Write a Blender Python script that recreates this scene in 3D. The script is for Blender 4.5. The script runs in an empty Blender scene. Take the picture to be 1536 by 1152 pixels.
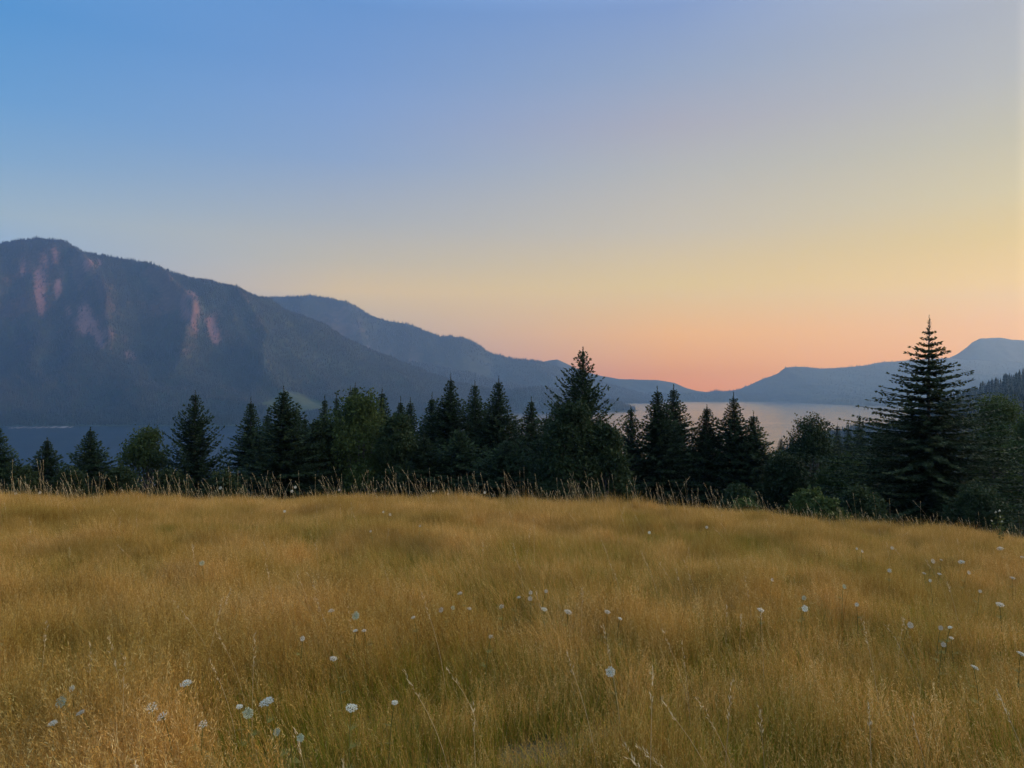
import bpy, math, random
import numpy as np
from mathutils import Vector, Matrix

# ------------------------------------------------------------------ camera
CZ = 112.0                 # eye height above the river
F = 1139.0                 # focal length in pixels of a 1536 px wide picture
scene = bpy.context.scene
col = scene.collection
cam_d = bpy.data.cameras.new("camera")
cam = bpy.data.objects.new("camera", cam_d)
col.objects.link(cam)
cam.location = (0, 0, CZ)
cam.rotation_euler = (math.radians(90), 0, 0)
cam_d.sensor_width = 36.0
cam_d.lens = 36.0 * F / 1536.0
cam_d.clip_start = 0.05
cam_d.clip_end = 60000
scene.camera = cam
R = math.radians

# ------------------------------------------------------------------ render settings
scene.render.engine = 'CYCLES'
vs = scene.view_settings
vs.view_transform = 'Standard'
vs.look = 'None'
vs.exposure = 0.32
vs.gamma = 1.0
vs.use_curve_mapping = False
cy = scene.cycles
cy.max_bounces = 6
cy.diffuse_bounces = 2
cy.glossy_bounces = 2
cy.transmission_bounces = 3
cy.volume_bounces = 1
cy.use_denoising = True
cy.sample_clamp_indirect = 4.0

# ------------------------------------------------------------------ sky
SUN_AZ, SUN_EL = 101.0, 2.4          # degrees, azimuth clockwise from +Y
HAZE_DENSITY = 9.0e-5

def lin(c):
    return tuple((v / 255 / 12.92) if v / 255 <= 0.04045 else ((v / 255 + 0.055) / 1.055) ** 2.4 for v in c)

world = bpy.data.worlds.new("World")
scene.world = world
world.use_nodes = True
nt = world.node_tree
nt.nodes.clear()
def wn(t, **kw):
    n = nt.nodes.new(t)
    for k, v in kw.items():
        setattr(n, k, v)
    return n
def wmath(op, a, b=None):
    n = wn('ShaderNodeMath', operation=op)
    for i, v in enumerate((a, b)):
        if v is None:
            continue
        if isinstance(v, (int, float)):
            n.inputs[i].default_value = v
        else:
            nt.links.new(v, n.inputs[i])
    return n.outputs[0]
tc = wn('ShaderNodeTexCoord')
sep = wn('ShaderNodeSeparateXYZ')
nt.links.new(tc.outputs['Generated'], sep.inputs[0])
elev = wmath('DIVIDE', wmath('ARCSINE', sep.outputs[2]), R(50.0))     # 0..1 = 0..50 degrees
azim = wmath('DIVIDE', wmath('ARCTAN2', sep.outputs[0], sep.outputs[1]), R(1.0))   # degrees
# (azimuth, [(elevation degrees, linear colour)])
SKY = [
    (-70, [(0, (0.1144, 0.1714, 0.4287)), (6, (0.1413, 0.2232, 0.5149)), (14, (0.2442, 0.4891, 0.7936)), (24, (0.1181, 0.3409, 0.7936)), (50, (0.1622, 0.3409, 0.7067))]),
    (-34, [(0, (0.0915, 0.1371, 0.3562)), (4, (0.1247, 0.1938, 0.4119)), (8.5, (0.2098, 0.3010, 0.4217)), (10.5, (0.2473, 0.3161, 0.3657)), (14, (0.1310, 0.2542, 0.4135)), (17.5, (0.0678, 0.2156, 0.4413)), (22.5, (0.0301, 0.1816, 0.4364)), (28, (0.0710, 0.2231, 0.4992)), (50, (0.1641, 0.3216, 0.6023))]),
    (-12.5, [(0, (0.2440, 0.1786, 0.2812)), (3, (0.3430, 0.2622, 0.2440)), (6.8, (0.6473, 0.4162, 0.1301)), (9, (0.4554, 0.3597, 0.2156)), (12, (0.3099, 0.3087, 0.3050)), (16.2, (0.1788, 0.2522, 0.4004)), (20, (0.1354, 0.2306, 0.4380)), (22, (0.1097, 0.2129, 0.4358)), (26, (0.0782, 0.1947, 0.4351)), (30, (0.1195, 0.2831, 0.6105)), (50, (0.1786, 0.3300, 0.6023))]),
    (12, [(0, (0.7739, 0.2108, 0.0000)), (0.8, (0.7370, 0.2219, 0.0000)), (1.8, (0.7896, 0.2717, 0.0000)), (3.7, (0.8701, 0.3485, 0.0000)), (7.2, (0.7072, 0.4365, 0.0602)), (11.2, (0.4752, 0.3730, 0.2293)), (15.5, (0.3568, 0.3265, 0.2838)), (18.5, (0.3004, 0.2782, 0.3129)), (22, (0.2154, 0.2577, 0.3642)), (26, (0.1514, 0.2227, 0.4104)), (30, (0.2346, 0.3467, 0.6172)), (50, (0.2440, 0.3651, 0.6023))]),
    (33.5, [(0, (0.9517, 0.3369, 0.0000)), (2, (0.9517, 0.3369, 0.0000)), (4, (0.9064, 0.3546, 0.0000)), (6.5, (0.8265, 0.4277, 0.0000)), (9.3, (0.6505, 0.3957, 0.0388)), (12.2, (0.5258, 0.3929, 0.1552)), (15.4, (0.4228, 0.3517, 0.2091)), (19, (0.3421, 0.3164, 0.2852)), (22.8, (0.2983, 0.2917, 0.3116)), (28, (0.3300, 0.3651, 0.4621)), (50, (0.3430, 0.4366, 0.6023))]),
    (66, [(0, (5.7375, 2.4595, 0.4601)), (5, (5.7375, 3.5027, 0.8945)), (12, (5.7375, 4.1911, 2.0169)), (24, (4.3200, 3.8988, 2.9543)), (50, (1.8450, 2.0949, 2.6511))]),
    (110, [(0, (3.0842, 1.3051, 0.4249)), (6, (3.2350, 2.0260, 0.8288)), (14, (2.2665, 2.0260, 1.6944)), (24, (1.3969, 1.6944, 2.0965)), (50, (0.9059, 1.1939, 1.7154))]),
    (160, [(0, (0.5644, 0.3934, 0.4575)), (8, (0.4575, 0.5273, 0.7277)), (24, (0.2339, 0.4917, 0.9157)), (50, (0.2254, 0.4218, 0.7734))]),
]
prev = None
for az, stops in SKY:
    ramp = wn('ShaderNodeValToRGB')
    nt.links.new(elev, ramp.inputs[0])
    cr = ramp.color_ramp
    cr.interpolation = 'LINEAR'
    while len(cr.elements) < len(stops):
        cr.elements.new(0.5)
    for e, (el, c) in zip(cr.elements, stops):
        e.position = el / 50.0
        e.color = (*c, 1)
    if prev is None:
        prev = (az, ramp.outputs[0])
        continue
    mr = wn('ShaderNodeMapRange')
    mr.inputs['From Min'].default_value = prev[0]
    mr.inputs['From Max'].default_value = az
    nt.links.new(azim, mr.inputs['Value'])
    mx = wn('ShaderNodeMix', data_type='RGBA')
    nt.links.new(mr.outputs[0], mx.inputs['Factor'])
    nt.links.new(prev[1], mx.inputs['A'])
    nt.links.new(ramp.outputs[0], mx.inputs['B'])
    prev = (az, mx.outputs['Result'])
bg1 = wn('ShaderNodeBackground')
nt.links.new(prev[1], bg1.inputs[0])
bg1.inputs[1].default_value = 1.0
sky = wn('ShaderNodeTexSky')
sky.sky_type = 'NISHITA'
sky.sun_disc = False
sky.sun_elevation = R(SUN_EL)
sky.sun_rotation = R(SUN_AZ)
sky.altitude = 100
bg2 = wn('ShaderNodeBackground')
nt.links.new(sky.outputs[0], bg2.inputs[0])
bg2.inputs[1].default_value = 0.05
add = wn('ShaderNodeAddShader')
nt.links.new(bg1.outputs[0], add.inputs[0])
nt.links.new(bg2.outputs[0], add.inputs[1])
wo = wn('ShaderNodeOutputWorld')
nt.links.new(add.outputs[0], wo.inputs[0])

# ------------------------------------------------------------------ sun (kept off the meadow by an unseen hill added on the right)
sun_d = bpy.data.lights.new("sun", 'SUN')
sun_d.energy = 4.5
sun_d.angle = R(0.5)
sun_d.color = (1.0, 0.42, 0.22)
sun = bpy.data.objects.new("sun", sun_d)
col.objects.link(sun)
sdir = Vector((math.sin(R(SUN_AZ)) * math.cos(R(SUN_EL)), math.cos(R(SUN_AZ)) * math.cos(R(SUN_EL)), math.sin(R(SUN_EL))))
sun.rotation_euler = sdir.to_track_quat('Z', 'Y').to_euler()
sun.location = (300, 100, 400)

# ------------------------------------------------------------------ helpers
def hash2(ix, iy, seed):
    h = (ix.astype(np.int64) * 374761393 + iy.astype(np.int64) * 668265263 + seed * 1442695041) & 0xFFFFFFFF
    h = ((h ^ (h >> 13)) * 1274126177) & 0xFFFFFFFF
    h = h ^ (h >> 16)
    return (h & 0xFFFF) / 65535.0
def noise2(x, y, seed=0):
    x = np.asarray(x, float); y = np.asarray(y, float)
    ix = np.floor(x); iy = np.floor(y)
    fx = x - ix; fy = y - iy
    ux = fx * fx * fx * (fx * (fx * 6 - 15) + 10); uy = fy * fy * fy * (fy * (fy * 6 - 15) + 10)
    a = hash2(ix, iy, seed); b = hash2(ix + 1, iy, seed); c = hash2(ix, iy + 1, seed); d = hash2(ix + 1, iy + 1, seed)
    return (a + (b - a) * ux + (c - a) * uy + (a - b - c + d) * ux * uy) * 2 - 1
def fbm(x, y, seed=0, oct=4):
    s = 0; a = 0.5
    for i in range(oct):
        s = s + a * noise2(x * 2 ** i, y * 2 ** i, seed + i * 17)
        a *= 0.5
    return s
def ridged(x, y, seed=0, oct=4):
    s = 0; a = 0.5
    for i in range(oct):
        s = s + a * (1 - np.abs(noise2(x * 2 ** i, y * 2 ** i, seed + i * 31)) * 2)
        a *= 0.5
    return s
def sstep(a, b, x):
    t = np.clip((np.asarray(x, float) - a) / (b - a), 0, 1)
    return t * t * (3 - 2 * t)

def mesh_np(name, V, Q, mats, attrs=None, midx=None, smooth=False):
    """V (n,3), Q (m,4) quads (or (m,3) triangles) -> mesh data."""
    V = np.asarray(V, np.float32); Q = np.asarray(Q, np.int32)
    k = Q.shape[1]
    me = bpy.data.meshes.new(name)
    me.vertices.add(len(V)); me.vertices.foreach_set("co", V.ravel())
    me.loops.add(Q.size); me.loops.foreach_set("vertex_index", Q.ravel())
    me.polygons.add(len(Q))
    me.polygons.foreach_set("loop_start", np.arange(0, Q.size, k, dtype=np.int32))
    me.polygons.foreach_set("loop_total", np.full(len(Q), k, np.int32))
    if midx is not None:
        me.polygons.foreach_set("material_index", np.asarray(midx, np.int32))
    if smooth:
        me.polygons.foreach_set("use_smooth", np.ones(len(Q), bool))
    for m in (mats if isinstance(mats, (list, tuple)) else [mats]):
        me.materials.append(m)
    for an, av in (attrs or {}).items():
        at = me.attributes.new(an, 'FLOAT', 'POINT')
        at.data.foreach_set("value", np.asarray(av, np.float32))
    me.update(calc_edges=True)
    return me
def link(name, me, parent=None):
    o = bpy.data.objects.new(name, me)
    col.objects.link(o)
    if parent is not None:
        o.parent = parent
    return o
def tag(o, label=None, cat=None, group=None, kind=None):
    if label: o['label'] = label
    if cat: o['category'] = cat
    if group: o['group'] = group
    if kind: o['kind'] = kind
    return o
def empty(name, loc):
    o = bpy.data.objects.new(name, None)
    o.location = loc
    o.empty_display_size = 0.3
    col.objects.link(o)
    return o

class MB:
    """collects quads with a per-vertex random value"""
    def __init__(s):
        s.v = []; s.q = []; s.r = []; s.m = []; s.n = 0
    def add(s, V, Q, r=0.5, m=0):
        V = np.asarray(V, float).reshape(-1, 3); Q = np.asarray(Q, int).reshape(-1, 4)
        s.v.append(V); s.q.append(Q + s.n)
        s.r.append(np.broadcast_to(np.asarray(r, float), (len(V),)).copy())
        s.m.append(np.full(len(Q), m)); s.n += len(V)
    def kites(s, P, D, W, r):
        """diamond leaves: base P, axis D, half width vector W, all (n,3)"""
        n = len(P)
        if n == 0: return
        V = np.stack([P, P + 0.45 * D + W, P + D, P + 0.45 * D - W], 1).reshape(-1, 3)
        s.add(V, np.arange(4 * n).reshape(-1, 4), np.repeat(r, 4) if np.ndim(r) else r)
    def tube(s, pts, rad, sides=6, r=0.5, m=0):
        pts = np.asarray(pts, float); n = len(pts)
        rad = np.broadcast_to(np.asarray(rad, float), (n,))
        d = np.gradient(pts, axis=0); d /= np.linalg.norm(d, axis=1)[:, None] + 1e-9
        ref = np.array([0.31, 0.95, 0.07]) if abs(d[0][2]) > 0.7 else np.array([0, 0, 1.0])
        a = np.cross(d, ref); a /= np.linalg.norm(a, axis=1)[:, None] + 1e-9
        b = np.cross(d, a)
        th = np.arange(sides) / sides * 2 * math.pi
        V = pts[:, None] + rad[:, None, None] * (np.cos(th)[None, :, None] * a[:, None] + np.sin(th)[None, :, None] * b[:, None])
        i = np.arange(n - 1)[:, None] * sides; j = np.arange(sides)[None, :]; j2 = (j + 1) % sides
        Q = np.stack([i + j, i + j2, i + sides + j2, i + sides + j], -1).reshape(-1, 4)
        s.add(V.reshape(-1, 3), Q, r, m)
    def mesh(s, name, mats, smooth=False):
        return mesh_np(name, np.concatenate(s.v), np.concatenate(s.q), mats, {'rnd': np.concatenate(s.r)}, np.concatenate(s.m), smooth)

# ------------------------------------------------------------------ materials
def mat(name):
    m = bpy.data.materials.new(name)
    m.use_nodes = True
    m.node_tree.nodes.clear()
    return m, m.node_tree
def nd(t, typ, **kw):
    n = t.nodes.new(typ)
    for k, v in kw.items():
        setattr(n, k, v)
    return n
def ramp_node(t, fac, stops):
    r = nd(t, 'ShaderNodeValToRGB')
    while len(r.color_ramp.elements) < len(stops):
        r.color_ramp.elements.new(0.5)
    for e, (p, c) in zip(r.color_ramp.elements, stops):
        e.position = p; e.color = (*c, 1)
    t.links.new(fac, r.inputs[0])
    return r.outputs[0]
def noise_node(t, vec, scale, detail=3, rough=0.55):
    n = nd(t, 'ShaderNodeTexNoise')
    n.inputs['Scale'].default_value = scale
    n.inputs['Detail'].default_value = detail
    n.inputs['Roughness'].default_value = rough
    if vec is not None:
        t.links.new(vec, n.inputs['Vector'])
    return n.outputs['Fac']
def mixc(t, fac, a, b, blend='MIX'):
    m = nd(t, 'ShaderNodeMix', data_type='RGBA', blend_type=blend)
    for k, v in (('Factor', fac), ('A', a), ('B', b)):
        if isinstance(v, (int, float)): m.inputs[k].default_value = v
        elif isinstance(v, tuple): m.inputs[k].default_value = (*v, 1)
        else: t.links.new(v, m.inputs[k])
    return m.outputs['Result']
def mmath(t, op, a, b=None, clamp=False):
    n = nd(t, 'ShaderNodeMath', operation=op, use_clamp=clamp)
    for i, v in enumerate((a, b)):
        if v is None: continue
        if isinstance(v, (int, float)): n.inputs[i].default_value = v
        else: t.links.new(v, n.inputs[i])
    return n.outputs[0]

def leaf_material(name, stops, trans=0.25, posvar=None, rough=0.6):
    """needles, leaves and blades: colour from the per-leaf random value, some light passes through"""
    m, t = mat(name)
    at = nd(t, 'ShaderNodeAttribute', attribute_name='rnd')
    c = ramp_node(t, at.outputs['Fac'], stops)
    oi = nd(t, 'ShaderNodeObjectInfo')
    if posvar:
        geo = nd(t, 'ShaderNodeNewGeometry')
        n = noise_node(t, geo.outputs['Position'], posvar[0], 3)
        f = ramp_node(t, n, [(0.35, (0, 0, 0)), (0.65, (1, 1, 1))])
        c = mixc(t, f, c, mixc(t, 1.0, c, posvar[1], 'MULTIPLY'))
    v = mmath(t, 'MULTIPLY_ADD', oi.outputs['Random'], 0.35)
    v.node.inputs[2].default_value = 0.82
    hs = nd(t, 'ShaderNodeHueSaturation')
    t.links.new(c, hs.inputs['Color']); t.links.new(v, hs.inputs['Value'])
    p = nd(t, 'ShaderNodeBsdfPrincipled')
    t.links.new(hs.outputs[0], p.inputs['Base Color'])
    p.inputs['Roughness'].default_value = rough
    p.inputs['Specular IOR Level'].default_value = 0.10
    out = nd(t, 'ShaderNodeOutputMaterial')
    if trans > 0:
        tr = nd(t, 'ShaderNodeBsdfTranslucent')
        t.links.new(hs.outputs[0], tr.inputs['Color'])
        mx = nd(t, 'ShaderNodeMixShader'); mx.inputs[0].default_value = trans
        t.links.new(p.outputs[0], mx.inputs[1]); t.links.new(tr.outputs[0], mx.inputs[2])
        t.links.new(mx.outputs[0], out.inputs[0])
    else:
        t.links.new(p.outputs[0], out.inputs[0])
    return m

M = {}
M['needles'] = leaf_material('needles', [(0.0, (0.015, 0.027, 0.013)), (0.5, (0.031, 0.050, 0.020)), (1.0, (0.055, 0.076, 0.026))], 0.15)
M['needles_fir'] = leaf_material('needles_fir', [(0.0, (0.020, 0.032, 0.013)), (0.5, (0.040, 0.058, 0.020)), (1.0, (0.080, 0.092, 0.030))], 0.15)
M['leaves'] = leaf_material('leaves', [(0.0, (0.030, 0.046, 0.012)), (0.5, (0.060, 0.082, 0.020)), (1.0, (0.105, 0.120, 0.032))], 0.3)
M['leaves_dark'] = leaf_material('leaves_dark', [(0.0, (0.014, 0.024, 0.009)), (0.5, (0.028, 0.042, 0.014)), (1.0, (0.050, 0.062, 0.020))], 0.25)
M['leaves_light'] = leaf_material('leaves_light', [(0.0, (0.040, 0.060, 0.016)), (0.5, (0.075, 0.100, 0.026)), (1.0, (0.120, 0.140, 0.040))], 0.3)
M['far_trees'] = leaf_material('far_trees', [(0.0, (0.016, 0.021, 0.018)), (0.5, (0.022, 0.028, 0.022)), (1.0, (0.030, 0.036, 0.026))], 0.0)
M['dry'] = leaf_material('dry_grass', [(0.0, (0.26, 0.115, 0.018)), (0.35, (0.54, 0.265, 0.052)), (0.7, (0.71, 0.39, 0.092)), (1.0, (0.86, 0.59, 0.23))], 0.35,
                         (0.8, (0.60, 0.64, 0.46)))
M['green'] = leaf_material('green_grass', [(0.0, (0.085, 0.095, 0.007)), (0.5, (0.21, 0.205, 0.016)), (1.0, (0.42, 0.35, 0.042))], 0.4,
                           (0.7, (1.25, 1.05, 0.85)))
M['stalk'] = leaf_material('dry_stalk', [(0.0, (0.42, 0.28, 0.12)), (1.0, (0.76, 0.57, 0.30))], 0.25)
M['stem'] = leaf_material('green_stem', [(0.0, (0.13, 0.12, 0.02)), (1.0, (0.24, 0.20, 0.05))], 0.2)
M['petal'] = leaf_material('white_petals', [(0.0, (0.72, 0.66, 0.46)), (1.0, (0.90, 0.84, 0.62))], 0.3)
M['petal_green'] = leaf_material('greenish_petals', [(0.0, (0.44, 0.47, 0.27)), (1.0, (0.66, 0.67, 0.44))], 0.3)
M['petal_pink'] = leaf_material('pinkish_petals', [(0.0, (0.68, 0.55, 0.36)), (1.0, (0.84, 0.72, 0.50))], 0.3)
M['yellow_leaf'] = leaf_material('yellow_leaf', [(0.0, (0.50, 0.26, 0.02)), (1.0, (0.62, 0.36, 0.04))], 0.3)

def bark_material():
    m, t = mat('bark')
    geo = nd(t, 'ShaderNodeTexCoord')
    mp = nd(t, 'ShaderNodeMapping'); mp.inputs['Scale'].default_value = (6, 6, 1.2)
    t.links.new(geo.outputs['Object'], mp.inputs[0])
    n = noise_node(t, mp.outputs[0], 3, 5)
    c = ramp_node(t, n, [(0.3, (0.030, 0.024, 0.020)), (0.7, (0.10, 0.082, 0.068))])
    p = nd(t, 'ShaderNodeBsdfPrincipled'); t.links.new(c, p.inputs['Base Color']); p.inputs['Roughness'].default_value = 0.9
    b = nd(t, 'ShaderNodeBump'); b.inputs['Strength'].default_value = 0.6; t.links.new(n, b.inputs['Height']); t.links.new(b.outputs[0], p.inputs['Normal'])
    t.links.new(p.outputs[0], nd(t, 'ShaderNodeOutputMaterial').inputs[0])
    return m
M['bark'] = bark_material()

def ground_material():
    m, t = mat('meadow_soil')
    geo = nd(t, 'ShaderNodeNewGeometry')
    n1 = noise_node(t, geo.outputs['Position'], 0.6, 4)
    n2 = noise_node(t, geo.outputs['Position'], 9.0, 5, 0.7)
    c1 = ramp_node(t, n1, [(0.35, (0.085, 0.075, 0.022)), (0.65, (0.20, 0.125, 0.042))])
    c = mixc(t, 0.55, c1, ramp_node(t, n2, [(0.3, (0.05, 0.042, 0.016)), (0.7, (0.22, 0.15, 0.06))]))
    # forest floor away from the meadow
    ln = nd(t, 'ShaderNodeVectorMath', operation='LENGTH'); t.links.new(geo.outputs['Position'], ln.inputs[0])
    sp = nd(t, 'ShaderNodeSeparateXYZ'); t.links.new(geo.outputs['Position'], sp.inputs[0])
    d = mmath(t, 'SQRT', mmath(t, 'ADD', mmath(t, 'MULTIPLY', sp.outputs[0], sp.outputs[0]), mmath(t, 'MULTIPLY', sp.outputs[1], sp.outputs[1])))
    f = nd(t, 'ShaderNodeMapRange'); f.inputs['From Min'].default_value = 32; f.inputs['From Max'].default_value = 42
    t.links.new(d, f.inputs['Value'])
    n3 = noise_node(t, geo.outputs['Position'], 0.05, 5)
    fc = ramp_node(t, n3, [(0.35, (0.018, 0.026, 0.010)), (0.65, (0.045, 0.05, 0.02))])
    c = mixc(t, f.outputs[0], c, fc)
    p = nd(t, 'ShaderNodeBsdfPrincipled'); t.links.new(c, p.inputs['Base Color']); p.inputs['Roughness'].default_value = 0.95
    p.inputs['Specular IOR Level'].default_value = 0.1
    b = nd(t, 'ShaderNodeBump'); b.inputs['Strength'].default_value = 0.8; b.inputs['Distance'].default_value = 0.08
    t.links.new(n2, b.inputs['Height']); t.links.new(b.outputs[0], p.inputs['Normal'])
    t.links.new(p.outputs[0], nd(t, 'ShaderNodeOutputMaterial').inputs[0])
    return m
M['ground'] = ground_material()

def hill_material(name, forest, rock, steep=(0.50, 0.66), scale=0.006, clearing=None):
    m, t = mat(name)
    geo = nd(t, 'ShaderNodeNewGeometry')
    sp = nd(t, 'ShaderNodeSeparateXYZ'); t.links.new(geo.outputs['True Normal'], sp.inputs[0])
    n1 = noise_node(t, geo.outputs['Position'], scale, 6, 0.6)
    n2 = noise_node(t, geo.outputs['Position'], scale * 12, 4, 0.7)
    fc = ramp_node(t, mmath(t, 'ADD', mmath(t, 'MULTIPLY', n1, 0.5), mmath(t, 'MULTIPLY', n2, 0.5)),
                   [(0.35, tuple(v * 0.6 for v in forest)), (0.5, forest), (0.66, tuple(v * 1.7 for v in forest))])
    rc = ramp_node(t, n2, [(0.3, tuple(v * 0.6 for v in rock)), (0.7, rock)])
    s = mmath(t, 'ADD', sp.outputs[2], mmath(t, 'MULTIPLY', mmath(t, 'SUBTRACT', n1, 0.5), 0.5))
    ra = nd(t, 'ShaderNodeAttribute', attribute_name='rock')
    f = nd(t, 'ShaderNodeMapRange', interpolation_type='SMOOTHSTEP')
    f.inputs['From Min'].default_value = steep[1]; f.inputs['From Max'].default_value = steep[0]
    t.links.new(s, f.inputs['Value'])
    c = mixc(t, mmath(t, 'MAXIMUM', mmath(t, 'MULTIPLY', f.outputs[0], 0.2), ra.outputs['Fac']), fc, rc)
    if clearing:
        cx, cyy, rx, ry, cc = clearing
        pp = nd(t, 'ShaderNodeSeparateXYZ'); t.links.new(geo.outputs['Position'], pp.inputs[0])
        dx = mmath(t, 'DIVIDE', mmath(t, 'SUBTRACT', pp.outputs[0], cx), rx)
        dy = mmath(t, 'DIVIDE', mmath(t, 'SUBTRACT', pp.outputs[1], cyy), ry)
        dd = mmath(t, 'ADD', mmath(t, 'MULTIPLY', dx, dx), mmath(t, 'MULTIPLY', dy, dy))
        dd = mmath(t, 'ADD', dd, mmath(t, 'MULTIPLY', n1, 0.8))
        g = nd(t, 'ShaderNodeMapRange', interpolation_type='SMOOTHSTEP')
        g.inputs['From Min'].default_value = 1.5; g.inputs['From Max'].default_value = 1.2
        t.links.new(dd, g.inputs['Value'])
        c = mixc(t, g.outputs[0], c, cc)
    p = nd(t, 'ShaderNodeBsdfPrincipled'); t.links.new(c, p.inputs['Base Color']); p.inputs['Roughness'].default_value = 0.95
    p.inputs['Specular IOR Level'].default_value = 0.05
    t.links.new(p.outputs[0], nd(t, 'ShaderNodeOutputMaterial').inputs[0])
    return m

def water_material():
    m, t = mat('river_water')
    geo = nd(t, 'ShaderNodeNewGeometry')
    mp = nd(t, 'ShaderNodeMapping'); mp.inputs['Scale'].default_value = (0.02, 0.05, 1)
    t.links.new(geo.outputs['Position'], mp.inputs[0])
    n = noise_node(t, mp.outputs[0], 1.0, 4, 0.6)
    mp2 = nd(t, 'ShaderNodeMapping'); mp2.inputs['Scale'].default_value = (0.0006, 0.004, 1)
    t.links.new(geo.outputs['Position'], mp2.inputs[0])
    n2 = noise_node(t, mp2.outputs[0], 1.0, 3)
    p = nd(t, 'ShaderNodeBsdfPrincipled')
    p.inputs['Base Color'].default_value = (0.012, 0.026, 0.036, 1)
    rr = nd(t, 'ShaderNodeMapRange'); rr.inputs['To Min'].default_value = 0.13; rr.inputs['To Max'].default_value = 0.27
    t.links.new(n2, rr.inputs['Value']); t.links.new(rr.outputs[0], p.inputs['Roughness'])
    p.inputs['IOR'].default_value = 1.33
    b = nd(t, 'ShaderNodeBump'); b.inputs['Strength'].default_value = 0.10; b.inputs['Distance'].default_value = 1.0
    t.links.new(n, b.inputs['Height']); t.links.new(b.outputs[0], p.inputs['Normal'])
    t.links.new(p.outputs[0], nd(t, 'ShaderNodeOutputMaterial').inputs[0])
    return m
M['water'] = water_material()
M['sand'] = hill_material('sand', (0.15, 0.13, 0.115), (0.15, 0.13, 0.115))

# ------------------------------------------------------------------ terrain of the near side
def meadow(x, y):
    """ground of the meadow, relative to the eye"""
    x = np.asarray(x, float); y = np.asarray(y, float)
    z = -1.74 - 0.083 * y
    z = z - 0.30 * 2.2 * np.log1p(np.exp(np.clip((y - 24.5) / 2.2, -40, 40)))
    xp = np.maximum(x + 1.0, 0)
    z = z - (np.where(xp < 22, 0.0036 * xp ** 2, 0.0036 * 484 + 0.16 * (xp - 22)) + 0.020 * xp) * sstep(0, 14, y)
    xn = np.maximum(-x - 14, 0)
    z = z - 0.01 * xn
    z = z + 0.10 * noise2(x * 0.35, y * 0.35, 5) + 0.05 * noise2(x * 1.1, y * 1.1, 6)
    return z
AZ = np.array([-180, -120, -60, -20, 12, 18, 26, 31, 35, 42, 55, 70, 90, 120, 180.0])
RR = np.log(np.array([30, 60, 150, 300, 600, 1000, 1500, 2000, 2500, 3000.0]))
PROF = np.array([
    [2, 3, 8, 18, 35, 50, 60, 60, 60, 60],
    [-2, -4, -5, 0, 10, 20, 20, 10, 0, 0],
    [-5, -12, -38, -72, -105, -117, -118, -118, -118, -118],
    [-5, -13, -38, -72, -105, -117, -118, -118, -118, -118],
    [-5, -13, -38, -70, -102, -117, -118, -118, -118, -118],
    [-6, -14, -39, -62, -92, -110, -117, -118, -118, -118],
    [-6, -15, -36, -50, -68, -84, -97, -116, -118, -118],
    [-6, -15, -34, -42, -40, -34, -22, -50, -110, -118],
    [-6, -15, -30, -36, -30, -14, 8, -20, -90, -118],
    [-6, -14, -24, -18, 10, 40, 60, 40, 10, 0],
    [-5, -12, -15, 5, 60, 85, 95, 90, 70, 60],  # from this row: unseen hill right of frame, raised to shade the meadow
    [-5, -10, -10, 20, 75, 100, 110, 100, 80, 70],
    [-4, -6, -2, 20, 60, 90, 100, 90, 80, 70],
    [0, 0, 6, 20, 40, 60, 70, 70, 70, 70],
    [2, 3, 8, 18, 35, 50, 60, 60, 60, 60.0]])
def terrain(x, y):
    """absolute ground height of the near side"""
    x = np.asarray(x, float); y = np.asarray(y, float)
    r = np.sqrt(x * x + y * y) + 1e-6
    az = np.degrees(np.arctan2(x, y))
    ai = np.clip(np.searchsorted(AZ, az) - 1, 0, len(AZ) - 2)
    fa = np.clip((az - AZ[ai]) / (AZ[ai + 1] - AZ[ai]), 0, 1); fa = fa * fa * (3 - 2 * fa)
    lr = np.log(np.maximum(r, 1.0))
    ri = np.clip(np.searchsorted(RR, lr) - 1, 0, len(RR) - 2)
    fr = np.clip((lr - RR[ri]) / (RR[ri + 1] - RR[ri]), 0, 1)
    P = PROF
    zp = (P[ai, ri] * (1 - fr) + P[ai, ri + 1] * fr) * (1 - fa) + (P[ai + 1, ri] * (1 - fr) + P[ai + 1, ri + 1] * fr) * fa
    zp = zp + fbm(x * 0.006, y * 0.006, 9, 3) * np.clip((r - 100) / 500, 0, 1) * 14 * sstep(-117, -95, zp)
    zm = meadow(x, np.maximum(y, -5)) + np.where(y < -5, 0.02 * (-y - 5), 0)
    k = sstep(34, 110, r)
    kb = np.where(y < 0, sstep(10, 60, r), k)
    return CZ + zm * (1 - kb) + zp * kb
def gz(x, y):
    return float(terrain(np.array([x]), np.array([y]))[0])

def grid_mesh(name, X, Y, Z, m, keep=None):
    ny, nx = X.shape
    V = np.stack([X, Y, Z], -1).reshape(-1, 3)
    i = np.arange(ny - 1)[:, None] * nx + np.arange(nx - 1)[None, :]
    Q = np.stack([i, i + 1, i + nx + 1, i + nx], -1).reshape(-1, 4)
    return mesh_np(name, V, Q, m, smooth=True)

na, nr = 361, 260
aa = np.radians(np.linspace(-180, 180, na)) + math.pi
rr = np.concatenate([[0.02], np.geomspace(0.6, 2950, nr - 1)])
A2, R2 = np.meshgrid(aa, rr)
GX, GY = R2 * np.sin(-A2), R2 * np.cos(-A2)
GZ = terrain(GX, GY)
ground = link('ground', grid_mesh('ground', GX, GY, GZ, M['ground']))
tag(ground, 'dry sloping meadow ground falling away to the river valley', 'ground', kind='structure')

# ------------------------------------------------------------------ river
wm = mesh_np('river', [(-4600, -2800, 0), (5500, -2800, 0), (5500, 6200, 0), (-4600, 6200, 0)], [(0, 1, 2, 3)], M['water'])
tag(link('river', wm), 'wide calm river, blue on the left and pale gold on the right', 'water', kind='structure')

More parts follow.
